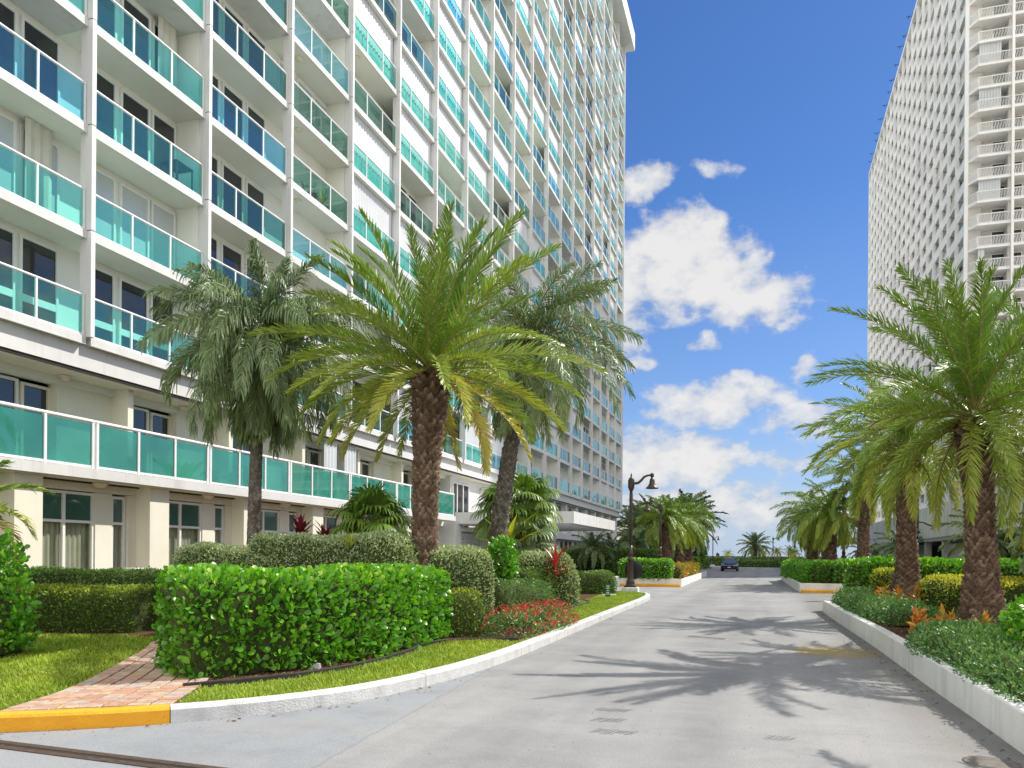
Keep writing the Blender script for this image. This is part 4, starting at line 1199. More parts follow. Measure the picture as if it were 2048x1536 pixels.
o = t2(far2, 'balcony', QM); o['kind'] = 'stuff'
# the near end: deep balconies with a chamfered corner and S-shaped bars
pts_slab = [(QX+.05, QY0+1.15), (QX+.75, QY0-.05), (QX+9.1, QY0-.05), (QX+9.1, QY0+1.75), (QX+.05, QY0+1.75)]
edge = [np.array(p) for p in pts_slab[:3]]
for k in range(NFQ):
    z = ZQ0+k*QF
    mb = MB(); mb.prism(pts_slab[::1], z-.22, z, 0); s = t2(mb, 'corner_balcony', [M['tower2'], M['tower2_in']])
    mb = MB()
    for (p, q) in zip(edge[:-1], edge[1:]):
        d = q-p; L = np.linalg.norm(d); t = d/L; nrm = np.array([-t[1], t[0]]); nrm = nrm if nrm[1] < 0 else -nrm
        a, b_ = p-nrm*.06, q-nrm*.06
        mb.obox((*((a+b_)/2), z+.97), (*(t*L/2), 0), (*(nrm*.035), 0), (0, 0, .035))
        mb.obox((*((a+b_)/2), z+.07), (*(t*L/2), 0), (*(nrm*.03), 0), (0, 0, .025))
        n = int(L/.135)
        for i in range(n+1):
            c = a+t*(L*i/max(1, n))
            zs = [.09, .3, .52, .72, .94]; of = [0, .045, .0, -.045, 0]
            for j in range(4):
                c0, c1 = c+t*of[j], c+t*of[j+1]
                w_ = t*.02; u_ = nrm*.014
                vs = []
                for cc_, zz in ((c0, zs[j]), (c1, zs[j+1])):
                    for sx, sy in ((-1,-1),(1,-1),(1,1),(-1,1)): vs.append((*(cc_+w_*sx+u_*sy), z+zz))
                mb.add(vs, [(0,1,5,4),(1,2,6,5),(2,3,7,6),(3,0,4,7)])
    t2(mb, 'railing', M['tower2'], s)
    r = g2.random()
    mb = MB()
    for x0, x1 in ((QX+2.5, QX+3.75), (QX+4.3, QX+5.2), (QX+5.6, QX+7.4)):
        mb.box(x0-.08, x1+.08, QY0+1.62, QY0+1.70, z+.01, z+1.98, 1); mb.box(x0, x1, QY0+1.60, QY0+1.64, z+.1, z+1.9, 0)
    t2(mb, 'balcony_door', [M['pane'], M['tower2']])
    if r < .45:
        mb = MB(); x0, x1 = QX+.9, QX+(1.5 if r < .2 else 2.9)
        n = int((x1-x0)/.13); xs = np.linspace(x0, x1, n+1)
        for i in range(n): mb.obox(((xs[i]+xs[i+1])/2, QY0+.25+(.03 if i % 2 else -.03), z+QF/2-.11), ((x1-x0)/n/2, 0, 0), (0, .02, 0), (0, 0, QF/2-.12))
        t2(mb, 'shutter', M['shutter'])
mb = MB(); mb.box(QX+3.78, QX+4.02, QY0-.30, QY0-.06, 0, QH-.6); t2(mb, 'pillar', M['tower2'])
mb = MB(); mb.box(QX+3.6, QX+4.15, QY0+.3, QY0+1.69, 0, QH-.61); t2(mb, 'fin', M['tower2_in'])
for i, y in enumerate(np.linspace(104, 168, 17)):
    y += g2.random()*2
    mb = MB(); L = .5+g2.random()*.5
    mb.box(QX-.25-L, QX+.3, y, y+.06, QH+.002, QH+.07); mb.box(QX-.3-L*.6, QX-.22-L*.6, y-.25, y+.3, QH-.12, QH-.05); mb.box(QX-.27, QX-.2, y, y+.06, QH+.07, QH+.5)
    t2(mb, 'roof_bracket', M['black_metal'])

# ------------------------------------------------------------------ parking garage and things at the end of the drive
GX, GYA, GYE = 10.6, 8.0, 99.5
GO = (GX, GYE, 0)
garage = empty('parking_garage', GO, 0, 'low parking garage with a stained white parapet and breeze block openings', 'building')
def gb(mb, name, mats, parent=None): return mb.build(name, mats, parent or garage, GO)
mb = MB(); mb.box(GX, GX+9, GYA, GYE, 2.95, 5.05); mb.box(GX+.15, GX+.35, GYA, GYE, 5.05, 5.12); gb(mb, 'parapet', surf('streaked_white_parapet', (.74,.73,.69), (.82,.81,.77), .8, .8, .1, 30, .2, ((.42,.38,.32), .75)))
mb = MB(); mb.box(GX+.05, GX+8.9, GYA+.1, GYE-.1, 2.72, 2.949); gb(mb, 'beam', M['concrete'])
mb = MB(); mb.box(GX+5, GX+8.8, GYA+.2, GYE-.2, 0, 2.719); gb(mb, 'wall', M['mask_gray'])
for i in range(17):
    y = GYA+2+i*5.6
    mb = MB(); mb.box(GX+.1, GX+.5, y, y+.4, 0, 2.719); gb(mb, 'column', M['concrete'])
    if i % 3 == 2: continue
    mb = MB(); gy0, gy1 = y+.5, y+5.5; c = .30
    for a in np.arange(gy0, gy1, c): mb.box(GX+.2, GX+.34, a, a+.045, .0, 2.5)
    for z in np.arange(.15, 2.5, c): mb.box(GX+.202, GX+.338, gy0, gy1, z, z+.05)
    for a in np.arange(gy0, gy1-c, c):
        for z in np.arange(.2, 2.2, c): mb.obox((GX+.27, a+.17, z+.15), (.05, 0, 0), (0, .05, .0), (0, 0, .085))
    gb(mb, 'breeze_block_screen', M['concrete'])
mb = MB(); mb.bbox(5.9, 14.5, 122.5, 124.5, 3.5, 4.5, .03); mb.bbox(5.9, 7.9, 122.6, 124.4, 0, 3.5, 0); mb.bbox(13.3, 14.5, 122.6, 124.4, 0, 3.5, 0)
tag(mb.build('concrete_portal', M['concrete'], None, (5.9, 122.5, 0)), 'plain gray concrete portal frame standing before the sea', 'portal')
mb = MB(); mb.bbox(-42, -24, 150, 162, 0, 8.5, .05); mb.box(-23.99, -23.9, 151, 161, 4.5, 6.2); h = mb.build('house', M['white'], None, (-33, 150, 0))
tag(h, 'plain white low building past the end of the tall tower', 'building')
for k in range(5):
    mb = MB(); mb.box(-39+k*3, -37+k*3, 149.93, 149.99, 1.2, 2.9); mb.build('window', M['pane'], h, (-33, 150, 0))
mb = MB(); mb.bbox(-20.5, -16.2, 118, 126, 0, 5.6, .05); mb.box(-20.3, -16.4, 117.9, 118, 2.2, 2.4)
sh = tag(mb.build('shed', M['white'], None, (-18, 118, 0)), 'small white flat roofed hut behind the palms at the shore end', 'building')
mb = MB(); mb.box(-19.8, -18.8, 117.86, 117.93, .1, 2.1); mb.box(-18.2, -17.0, 117.86, 117.93, 1.0, 2.1); mb.build('door', M['pane_blue'], sh, (-18, 118, 0))
mb = MB(); mb.box(-60, 40, 168, 168.4, -.02, .95); tag(mb.build('sea_wall', M['sand'], None, (0, 168, 0)), 'pale low sea wall running across the end of the drive', 'wall')
for i, x in enumerate((-12.2, -11.3, -8.4)):
    mb = MB(); mb.lathe([(.34, 0), (.30, .25), (.22, .4), (.20, 1.3), (.26, 1.45), (.26, 1.6), (.1, 1.65)], (x, 160), 12)
    o = mb.build('beach_lantern', M['white'], None, (x, 160, 0))
    tag(o, ['slim white post lantern standing at the shore beside its twin', 'white post lantern between the paired one and the single one', 'lone white post lantern in line with the parked car'][i], 'lantern', 'white lanterns at the shore')
    mb = MB(); mb.lathe([(.1, 1.65), (.33, 1.72), (.33, 2.15), (.2, 2.3), (.05, 2.4)], (x, 160), 12); mb.build('cap', M['black_metal'], o, (x, 160, 0))

# ------------------------------------------------------------------ hedges and shrubs
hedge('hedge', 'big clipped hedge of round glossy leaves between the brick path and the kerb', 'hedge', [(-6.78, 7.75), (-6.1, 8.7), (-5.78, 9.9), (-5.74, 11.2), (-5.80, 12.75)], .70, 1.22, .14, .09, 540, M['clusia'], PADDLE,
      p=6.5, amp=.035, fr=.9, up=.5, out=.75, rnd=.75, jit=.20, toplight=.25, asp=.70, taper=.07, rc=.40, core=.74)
hedge('hedge', 'low clipped hedge with yellow flecked top on the lawn edge', 'hedge', [(-13.6, 11.55), (-12.6, 11.6), (-11.0, 12.1)], .72, .80, .14, .052, 1250, M['golden'], base=.10, toplight=.40, jit=.10, rc=.3, p=7, amp=.025)  # yellow top tint also stands for sun on the hedge top
hedge('hedge', 'dark low hedge against the building behind the yellow flecked one', 'hedge', [(-15.3, 11.2), (-14.7, 13.4), (-13.4, 14.1), (-11.6, 14.05)], .55, 1.06, .14, .055, 1100, M['ficus'], toplight=.25, jit=.1, rc=.3, p=6)
hedge('shrub', 'tall round leaved bush cut off by the picture edge near the low hedge', 'shrub', [(-10.2, 7.95), (-10.35, 8.6)], .62, 1.78, .14, .085, 420, M['clusia'], PADDLE, p=2.4, amp=.12, fr=1.2, jit=.3, up=.5, out=.8, rnd=.7, asp=.66, toplight=.2, core=.6)
hedge('hedge', 'silvery hedge end piece in front of the curtained windows', 'hedge', [(-11.2, 13.1), (-10.3, 13.2), (-9.3, 13.2)], .5, 1.62, .14, .055, 1250, M['gray_leaf'], jit=.16, amp=.07, p=3.6, rc=.4, toplight=.2)
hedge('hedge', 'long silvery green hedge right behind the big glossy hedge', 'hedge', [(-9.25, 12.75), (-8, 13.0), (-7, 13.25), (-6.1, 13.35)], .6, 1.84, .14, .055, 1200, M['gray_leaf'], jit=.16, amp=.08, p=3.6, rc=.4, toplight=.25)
hedge('shrub', 'loose silvery green bush at the shady end of the big glossy hedge', 'shrub', [(-6.2, 13.95), (-5.5, 14.2), (-5.05, 14.5)], .62, 1.60, .14, .055, 1100, M['gray_leaf'], jit=.2, amp=.08, p=4.5, toplight=.2)
hedge('shrub', 'upright bright green glossy bush between silvery bushes', 'shrub', [(-6.45, 18.2), (-5.75, 18.45)], .62, 1.85, .14, .10, 330, M['clusia'], PADDLE, p=3.2, amp=.08, jit=.2, asp=.66, toplight=.2, core=.7)
hedge('shrub', 'rounded silvery bush beneath the entrance canopy', 'shrub', [(-6.9, 21.5), (-5.9, 22.3), (-5.4, 22.8)], .85, 1.55, .14, .07, 520, M['gray_leaf'], jit=.2, amp=.09, p=2.8, toplight=.2)
hedge('hedge', 'dark clipped hedge curving along the lawn beside the lamp post', 'hedge', [(-6.6, 20.6), (-6.1, 21.9), (-5.98, 23.3), (-6.05, 24.2)], .62, 1.10, .14, .06, 620, M['ficus'], jit=.1, amp=.03, p=5, rc=.5, toplight=.15)
hedge('hedge', 'small neat dark hedge nearest the lamp post base', 'hedge', [(-6.9, 29.6), (-6.1, 30.1), (-5.75, 30.6)], .6, .86, .14, .07, 520, M['ficus'], jit=.1, p=4, rc=.4, toplight=.25)
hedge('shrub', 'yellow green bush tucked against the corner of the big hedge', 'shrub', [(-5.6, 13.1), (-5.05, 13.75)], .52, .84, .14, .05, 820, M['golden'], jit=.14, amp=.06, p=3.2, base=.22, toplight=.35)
hedge('shrub', 'low blue green bush behind the red flowers', 'shrub', [(-5.45, 15.4), (-5.0, 16.5), (-4.95, 17.6)], .55, .92, .14, .055, 650, M['cover'], jit=.18, amp=.09, p=2.8, toplight=.2)
# bed of red flowers
root = empty('flower_bed', (-4.35, 14.6, .14), 0, 'bed of red star flowers spilling towards the kerb', 'flowers')
G = hedge_grid([(0, -1.6), (.05, 0), (.0, 2.4)], .55, .40, 2.6, .7, 0, .07, 1.6, 3)
P, N, _ = sample_grid(G, 2600, .2)
P[:, 2] = np.maximum(P[:, 2], .02)
v, f = scatter(P, N+rng.normal(size=N.shape)*.8+[0, 0, .4], N+rng.normal(size=N.shape)*.7+[0, 0, .5], .055+.03*rng.random(len(P)), .024, LANCE)
link('foliage', np_mesh('foliage', v, [f], [M['cover']], {'rnd': np.repeat(np.clip(rng.normal(size=len(P))*.2+.5, 0, 1), 12)}), root)
P, N, _ = sample_grid(G, 330, .02); P = P[(N[:, 2] > -.1)]; n = len(P)
P = P+rng.random((n, 1))*np.array([0, 0, .09]) + np.array([0, 0, .015])
pv, pf, pr = [], [], []
Pp = np.repeat(P, 9, 0)+rng.normal(size=(9*n, 3))*.022
v, f = scatter(Pp, rng.normal(size=(9*n, 3))+[0, 0, .3], np.array([0, 0, 1.])+rng.normal(size=(9*n, 3))*.5, .030, .022, RHOMB)
link('blossom', np_mesh('blossom', v, [f], [M['red_petal']], {'rnd': np.repeat(rng.random(9*n), 4)}), root)
# black plastic lawn edging
mb = MB(); sweep(mb, front_edge, [(.0, .10), (.0, .185), (.02, .195), (.045, .185), (.045, .10)]); tag(mb.build('lawn_edging', M['edging'], None, (-6.1, 6.85, .14)), 'black plastic edging curving along the mulch under the big hedge', 'edging')
mb = MB(); sweep(mb, smooth_path([(-4.6, 18.9), (-4.98, 20.5), (-5.02, 22.3), (-5.06, 23.9), (-5.5, 25)], 5), [(.0, .10), (.0, .185), (.02, .195), (.045, .185), (.045, .10)]); tag(mb.build('lawn_edging', M['edging'], None, (-4.6, 18.9, .14)), 'thin dark edging strip between the lawn and the curving dark hedge', 'edging')
# rosette plants
def plant(name, me, loc, label, cat, group=None, stem=None, part='leaves'):
    r = empty(name, loc, rng.random()*6, label, cat, group)
    link(part, me, r)
    if stem:
        mb = MB(); mb.tube([(0, 0, 0), (.01, .01, stem)], .015, 6); mb.build('stem', M['shade_core_stem'], r)
    return r
plant('red_foliage_plant', rosette(3, 20, .62, .085, 86, 30, 'red_leaf', stem=.65), (-5.6, 21.7, .75), 'single bright red strap leaved plant rising over the dark hedge', 'plant')
plant('maroon_foliage_plant', rosette(4, 30, .40, .11, 80, 25, 'maroon_leaf', stem=.5), (-9.05, 14.1, 1.55), 'dark maroon plant behind the silvery hedge near the slender palm trunk', 'plant', 'maroon plants behind the silvery hedge')
plant('maroon_foliage_plant', rosette(5, 24, .36, .10, 80, 20, 'maroon_leaf', stem=.45), (-8.55, 14.2, 1.5), 'smaller maroon plant beside the fan palm behind the silvery hedge', 'plant', 'maroon plants behind the silvery hedge')
plant('green_strap_plant', rosette(6, 14, .30, .03, 84, 25, 'golden'), (-7.1, 12.7, 1.72), 'pale green grassy tuft poking out of the long silvery hedge', 'plant')
plant('banana_plant', rosette(8, 7, 1.5, .17, 80, 40, 'golden', stem=.3), (-7.35, 22.6, 1.5), 'broad leaved yellow green plant before the breeze block screen', 'plant')

# bed beside the drive on the sunny side
hedge('ground_cover', 'low leafy ground cover spilling over the wall at its far end', 'ground cover', [(2.4, 24.0), (2.45, 21.5), (2.5, 18.8), (2.6, 16.9), (2.7, 15.9)], .48, .42, .32, .055, 640, M['cover'], jit=.14, amp=.07, p=2.8, toplight=.2, taper=-.15)
hedge('ground_cover', 'low leafy ground cover spilling over the wall nearest the camera', 'ground cover', [(2.62, 13.1), (2.6, 11.5), (2.64, 9.4), (2.75, 7.4)], .55, .40, .32, .048, 900, M['cover'], jit=.14, amp=.07, p=2.8, toplight=.2, taper=-.15)
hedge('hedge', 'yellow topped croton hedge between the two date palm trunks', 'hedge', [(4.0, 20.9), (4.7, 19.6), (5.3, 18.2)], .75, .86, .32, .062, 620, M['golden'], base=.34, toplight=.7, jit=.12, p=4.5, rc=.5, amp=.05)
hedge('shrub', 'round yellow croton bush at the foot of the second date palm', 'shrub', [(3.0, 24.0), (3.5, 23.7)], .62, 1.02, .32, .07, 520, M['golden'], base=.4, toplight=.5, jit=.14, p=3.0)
hedge('hedge', 'bright glossy hedge closing the end of the raised bed', 'hedge', [(2.5, 25.4), (4.2, 26.0), (6.2, 26.9), (8.4, 27.6)], .62, 1.25, .30, .10, 300, M['clusia'], PADDLE, p=4.5, amp=.05, jit=.15, asp=.66, toplight=.22, rc=.5, core=.8)
hedge('shrub', 'bright green glossy bush at the near end of the raised bed', 'shrub', [(3.3, 11.0), (3.05, 10.2), (3.0, 9.4)], .42, .85, .32, .085, 420, M['clusia'], PADDLE, p=2.8, amp=.1, jit=.22, asp=.66, toplight=.22, core=.65)
hedge('hedge', 'dull green hedge in the shade before the garage', 'hedge', [(9.6, 38), (8.8, 31), (8.1, 24), (7.8, 19.5)], .6, 1.15, .30, .07, 360, M['ficus'], p=4.5, amp=.06, jit=.12, toplight=.3)
hedge('hedge', 'shaded dark hedge behind the nearest date palm', 'hedge', [(7.2, 17.5), (6.7, 14), (6.3, 10.5)], .6, 1.0, .32, .055, 480, M['ficus'], p=3.5, amp=.08, jit=.14, toplight=.15)
cro = rosette(9, 40, .27, .10, 85, 22, 'orange_leaf', jit=.05); cro2 = rosette(10, 34, .24, .09, 85, 20, 'orange_leaf', jit=.05)
for i, (x, y, z, lab) in enumerate([(2.75, 13.75, .62, 'orange croton standing highest in front of the nearest date palm'), (3.15, 13.2, .55, 'low orange red croton at the foot of the nearest date palm'), (2.72, 20.4, .72, 'orange croton poking above the wall plants near the second date palm'),
      (3.15, 21.0, .66, 'small orange croton beside the second date palm root mound'), (3.5, 20.4, .78, 'yellow orange croton on the sunny side of the second palm'), (3.9, 12.4, .62, 'orange croton behind the bright green glossy bush'), (2.5, 14.5, .60, 'flame coloured croton sticking up from the ground cover')]):
    hedge('croton_plant', lab, 'plant', [(x-.05, y-.06), (x, y), (x+.06, y+.05)], .13+.03*(i % 3), z-.20+.04*(i % 2), .32, .13, 330, M['orange_leaf'], LANCE, 'orange crotons in the raised bed', p=2.5, amp=.05, fr=2.5, up=.85, out=.8, rnd=.6, jit=.10, asp=.36, base=.5, spread=.45, core=.45)

# planter with its own hedge on the building side of the drive, and the one opposite
def planter(label, poly, h=.42):
    mb = MB(); n = len(poly)
    c = np.mean(np.array(poly), 0)
    inn = [tuple(c+(np.array(p)-c)*(1-.18/np.linalg.norm(np.array(p)-c)*1.2)) for p in poly]
    vs = [(p[0], p[1], -.02) for p in poly]+[(p[0], p[1], h) for p in poly]+[(p[0], p[1], h) for p in inn]+[(p[0], p[1], h-.08) for p in inn]
    fs = []
    for i in range(n):
        j = (i+1) % n
        fs += [(i, j, n+j, n+i), (n+i, n+j, 2*n+j, 2*n+i), (2*n+i, 2*n+j, 3*n+j, 3*n+i)]
    mb.add(vs, fs, 0); mb.add([(p[0], p[1], h-.08) for p in inn], [tuple(range(n))], 1)
    o = mb.build('planter', [M['planter_white'], M['soil']], None, (*poly[0], 0))
    return tag(o, label, 'planter')
planter('white walled planter with three palms before the tall tower', [(-4.02, 41.8), (-4.35, 66.5), (-8.6, 66.5), (-8.0, 41.9)])
planter('white walled planter across the drive with yellow kerb step', [(1.25, 58), (1.62, 38.2), (9.4, 38.4), (9.4, 58)])
mb = MB(); mb.bbox(-7.2, -4.05, 41.48, 41.84, 0, .13, .02); tag(mb.build('kerb_step', M['kerb_yellow'], None, (-5.6, 41.6, 0)), 'yellow painted step at the foot of the three palm planter', 'kerb step')
mb = MB(); mb.bbox(1.7, 5.4, 37.85, 38.18, 0, .13, .02); tag(mb.build('kerb_step', M['kerb_yellow'], None, (3, 38, 0)), 'yellow painted step at the planter across the drive', 'kerb step')
hedge('hedge', 'square cut bright hedge on the end of the three palm planter', 'hedge', [(-7.3, 42.5), (-5.9, 42.45), (-4.6, 42.4)], .65, 1.02, .36, .13, 220, M['clusia'], PADDLE, p=7, amp=.03, asp=.66, toplight=.25, rc=.5)
hedge('hedge', 'bright hedge on the shore end of the three palm planter', 'hedge', [(-7.4, 65.2), (-4.9, 65.2)], .7, 1.1, .36, .18, 130, M['clusia'], PADDLE, p=6, amp=.03, asp=.66, toplight=.25)
hedge('flower_bush', 'pink and orange leaved bushes along the three palm planter wall', 'plants', [(-4.75, 45), (-4.8, 52), (-4.95, 60)], .5, .75, .36, .14, 130, M['orange_leaf'], RHOMB, p=3, jit=.2, base=.18, spread=.45)
hedge('hedge', 'bright green hedge along the planter across the drive', 'hedge', [(2.7, 39.4), (2.35, 46), (2.0, 56)], .75, 1.0, .36, .13, 200, M['clusia'], PADDLE, p=4.5, amp=.05, asp=.66, toplight=.22, rc=.6)
hedge('hedge', 'green hedge along the side road end of the opposite planter', 'hedge', [(3.2, 39.1), (6, 39.3), (9.2, 39.5)], .6, 1.1, .36, .13, 170, M['clusia'], PADDLE, p=4.5, asp=.66, toplight=.22)
hedge('hedge', 'taller dark hedge along the far side of the entrance drive', 'hedge', [(-16, 61.5), (-12.5, 61), (-9.6, 60.5), (-9.2, 72), (-9.4, 90)], .8, 2.1, .0, .16, 120, M['ficus'], p=6, amp=.05, rc=.5)
hedge('hedge', 'low dark hedge in front of the taller one past the canopy', 'hedge', [(-15.5, 58.6), (-12.5, 58.3), (-9.3, 58)], .7, 1.1, .0, .14, 150, M['ficus'], p=6, amp=.04, rc=.5)
hedge('hedge', 'far low hedge on the round island facing the drive', 'hedge', [(-5, 130), (1, 128.5), (8, 129)], 1.4, 1.0, .0, .3, 40, M['ficus'], p=5)
hedge('hedge', 'far dark hedge in front of the sea wall', 'hedge', [(-16, 141), (-3, 144), (12, 142)], 1.0, 1.5, .0, .3, 40, M['ficus'], p=5)
hedge('hedge', 'dark hedge beside the concrete portal', 'hedge', [(4.5, 100), (8, 99), (10, 97)], .9, 1.3, .0, .22, 60, M['ficus'], p=5)
hedge('shrub', 'dark tangled trees at the shore end of the tall tower', 'trees', [(-15.5, 101), (-14.6, 106), (-13.4, 111)], 2.2, 5.2, .0, .38, 34, M['ficus'], p=2.4, amp=.5, fr=.35, jit=.8, core=.6)
hedge('shrub', 'dark sea grape thicket behind the three palms', 'shrub', [(-9.5, 104), (-8, 110)], 1.6, 3.4, .0, .32, 40, M['ficus'], p=2.4, amp=.4, fr=.4, jit=.6, core=.6)

# ------------------------------------------------------------------ palms
def palm(label, base, path, rad, crown, mat='bark', group=None, rows=26, nth=13, amp=.2, boot=0.0, seed=1, cz=0.0, res=5, skirt=None):
    root = empty('palm_tree', base, 0, label, 'palm tree', group)
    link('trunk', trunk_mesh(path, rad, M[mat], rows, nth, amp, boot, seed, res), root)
    link('crown', crown, root, (path[-1][0], path[-1][1], path[-1][2]+cz))
    if skirt is not None:
        g = np.random.default_rng(seed+50); n = skirt
        az_ = g.random(n)*2*PI; P = np.stack([np.cos(az_)*rad[-1]*.9, np.sin(az_)*rad[-1]*.9, -g.random(n)*.5], 1)
        A = np.stack([np.cos(az_)*.8, np.sin(az_)*.8, g.normal(size=n)*.35+.35], 1)
        v, f = scatter(P, A, np.array([0, 0, 1.])+0*A, .16+.22*g.random(n), .055, LANCE)
        link('leaf_stub', np_mesh('leaf_stub', v, [f], [M['dry']]), root, (path[-1][0], path[-1][1], path[-1][2]+.05))
    return root
# A: the stiff date palm in the middle of the view
cA = crown_mesh(M['palm'], seed=3, nf=62, L=3.25, leaf=.37, lw=.022, npair=100, e_top=86, e_bot=-24, bend=46, pw=.82, droop=.10, th0=56, vang=32, petiole=.10, gold=.26, bow=1.5, tilt=22)
palm('stout date palm with a wide arching crown behind the big glossy hedge', (-6.15, 13.8, .1), [(0, 0, 0), (.0, .0, 1.6), (.03, 0, 3.2), (.1, .02, 4.95)], [.30, .25, .215, .20, .19, .25, .25], cA, 'bark', None, 26, 12, .34, .6, 2, .05, 6, 60)
# B: slender palm with a drooping mop crown
cB = crown_mesh(M['palm_dark'], seed=8, nf=88, L=2.75, leaf=.56, lw=.025, npair=90, e_top=84, e_bot=-52, bend=110, pw=.9, droop=.62, vang=10, petiole=.12, gold=.1, bow=.9, plume=.8, tilt=35)
pB = palm('slender gray palm with a drooping mop crown near the curtained windows', (-10.8, 14.95, .1), [(0, 0, 0), (.02, 0, 2.2), (.06, .02, 4.2), (.22, 0, 6.1)], [.26, .15, .135, .13, .125, .13, .15], cB, 'bark_gray', None, 60, 9, .10, 0, 3, .1, 4, 30)
g = np.random.default_rng(77)
for k in range(5):
    a = k*1.26+.4; mb = MB()
    for j in range(9):
        o_ = g.normal(size=3)*.04; l = .55+.35*g.random()
        mb.tube([(0, 0, 0), (math.cos(a)*.28+o_[0], math.sin(a)*.28+o_[1], -.12), (math.cos(a)*.36+o_[0]*1.5, math.sin(a)*.36+o_[1]*1.5, -.5-l)], [.012, .009, .005], 4, 0, False)
    s_ = mb.build('seed_stalk', M['dry'], pB); s_.location = (.22, 0, 5.95)
# C: leaning palm with drooping fronds behind A
cC = crown_mesh(M['palm_dark'], seed=13, nf=58, L=3.1, leaf=.52, lw=.024, npair=84, e_top=84, e_bot=-40, bend=98, pw=.9, droop=.5, vang=14, petiole=.10, gold=.12, bow=1.0, plume=.4, tilt=30)
palm('leaning palm with long hanging fronds behind the stout date palm', (-6.55, 18.9, .1), [(0, 0, 0), (.14, .05, 2), (.42, .1, 4), (.85, .2, 6.7)], [.28, .21, .19, .18, .17, .17, .2], cC, 'bark_gray', None, 44, 11, .26, .2, 4, .1, 5, 40)
# the row of date palms beside the drive
GRP = 'date palms in the raised bed'
cD = crown_mesh(M['palm'], seed=21, nf=66, L=2.85, leaf=.32, lw=.020, npair=92, e_top=88, e_bot=-38, bend=62, pw=1.1, droop=.15, th0=58, vang=26, petiole=.12, gold=.08, bow=1.25, plume=.35, tilt=26)
palm('large date palm nearest the camera in the raised bed beside the drive', (3.42, 14.55, .3), [(0, 0, 0), (-.02, 0, 1.2), (-.06, .02, 2.4), (-.14, .05, 3.5)], [.36, .26, .2, .185, .185, .215, .235], cD, 'bark', GRP, 24, 13, .26, .3, 5, .15, 6, 70)
cE = crown_mesh(M['palm'], seed=27, nf=52, L=2.75, leaf=.34, lw=.021, npair=84, e_top=84, e_bot=-28, bend=76, pw=1.1, droop=.2, vang=24, petiole=.12, gold=.16, bow=1.2, plume=.35, tilt=26)
pE = palm('date palm with orange crotons round its root mound, second along the raised bed', (3.62, 22.9, .3), [(0, 0, 0), (.0, 0, 1.3), (-.03, .02, 2.6), (-.05, .05, 4.0)], [.58, .29, .225, .205, .195, .20, .23], cE, 'bark', GRP, 28, 12, .26, .2, 6, .12, 5, 50)
cE2 = crown_mesh(M['palm'], seed=31, nf=42, L=2.7, leaf=.36, lw=.022, npair=74, e_top=84, e_bot=-28, bend=74, pw=1.05, droop=.32, vang=24, petiole=.12, gold=.2, bow=1.2, plume=.3, tilt=26)
palm('tall date palm half hidden behind the largest one', (5.5, 17.8, .3), [(0, 0, 0), (.1, 0, 1.5), (.05, .05, 3.0), (-.05, .1, 4.5)], [.34, .26, .23, .22, .22, .25], cE2, 'bark', GRP, 28, 12, .25, .2, 7, .1, 4, 40)
pp = palm('date palm outside the picture edge whose shadow crosses the drive', (5.1, 8.0, .3), [(0, 0, 0), (.0, 0, 1.5), (.05, .0, 3.2)], [.4, .27, .24, .24, .27], cE2, 'bark', GRP, 22, 12, .25, .2, 8, .1, 4)
# planter palms, copied from two builds with fewer, broader leaflets
cF = crown_mesh(M['palm'], seed=41, nf=48, L=2.75, leaf=.46, lw=.034, npair=64, e_top=84, e_bot=-35, bend=92, pw=.85, droop=.45, vang=20, petiole=.12, gold=.10, bow=1.1, lean=(.16, -.05), tilt=26)
f0 = palm('date palm closest to the clipped end hedge of the three palm planter', (-6.1, 53.5, .3), [(0, 0, 0), (0, 0, 1.8), (0, 0, 3.6)], [.40, .33, .29, .28, .33], cF, 'bark', 'palms in the planters', 18, 10, .3, .2, 9, .1, 4)
def more(src, loc, rz, s, label, group=None, leanz=None):
    c = copy_tree(src); c.location = loc; c.rotation_euler = (0, 0, rz); c.scale = (s, s, s); c['label'] = label
    if group: c['group'] = group
    return c
more(f0, (-5.75, 58.8, .3), 2.0, 1.04, 'middle date palm of the three palm planter', 'palms in the planters')
more(f0, (-5.65, 63.2, .3), 4.1, 1.08, 'date palm at the shore end of the three palm planter', 'palms in the planters')
more(f0, (3.4, 44.9, .3), 3.0, .98, 'date palm with a thick trunk in the planter across the drive', 'palms in the planters')
more(f0, (2.75, 48.4, .3), 1.2, .94, 'date palm with a kinked shadowy trunk beside its thick trunked twin', 'palms in the planters')
more(pE, (4.9, 43.6, .3), 5.2, 1.2, 'tall thin trunked palm at the back of the planter across the drive', 'palms in the planters')
cR = crown_mesh(M['palm_dark'], seed=55, nf=54, L=3.5, leaf=.55, lw=.10, npair=34, e_top=88, e_bot=-30, bend=62, pw=.8, droop=.25, vang=22, petiole=.12, gold=.05, bow=1.4)
rp = palm('dark round headed date palm on the island at the end of the drive', (-1.4, 150, 0), [(0, 0, 0), (0, 0, 1.6), (0, 0, 3.4)], [.5, .42, .4, .45], cR, 'bark', 'palms at the shore', 14, 10, .3, 0, 11, .1, 3)
cS = crown_mesh(M['palm'], seed=57, nf=26, L=2.6, leaf=.5, lw=.10, npair=24, e_top=80, e_bot=-20, bend=95, pw=.9, droop=.5, vang=12, petiole=.12, gold=.55, bow=1.1)
sp = palm('yellowish feathery palm left of the parked car', (-10.9, 120, 0), [(0, 0, 0), (.1, 0, 2), (.2, 0, 4.4)], [.22, .16, .14, .14], cS, 'bark_gray', 'palms at the shore', 20, 8, .12, 0, 12, .1, 3)
sp['label'] = 'thin yellowish palm between the lamp posts past the three palm planter'
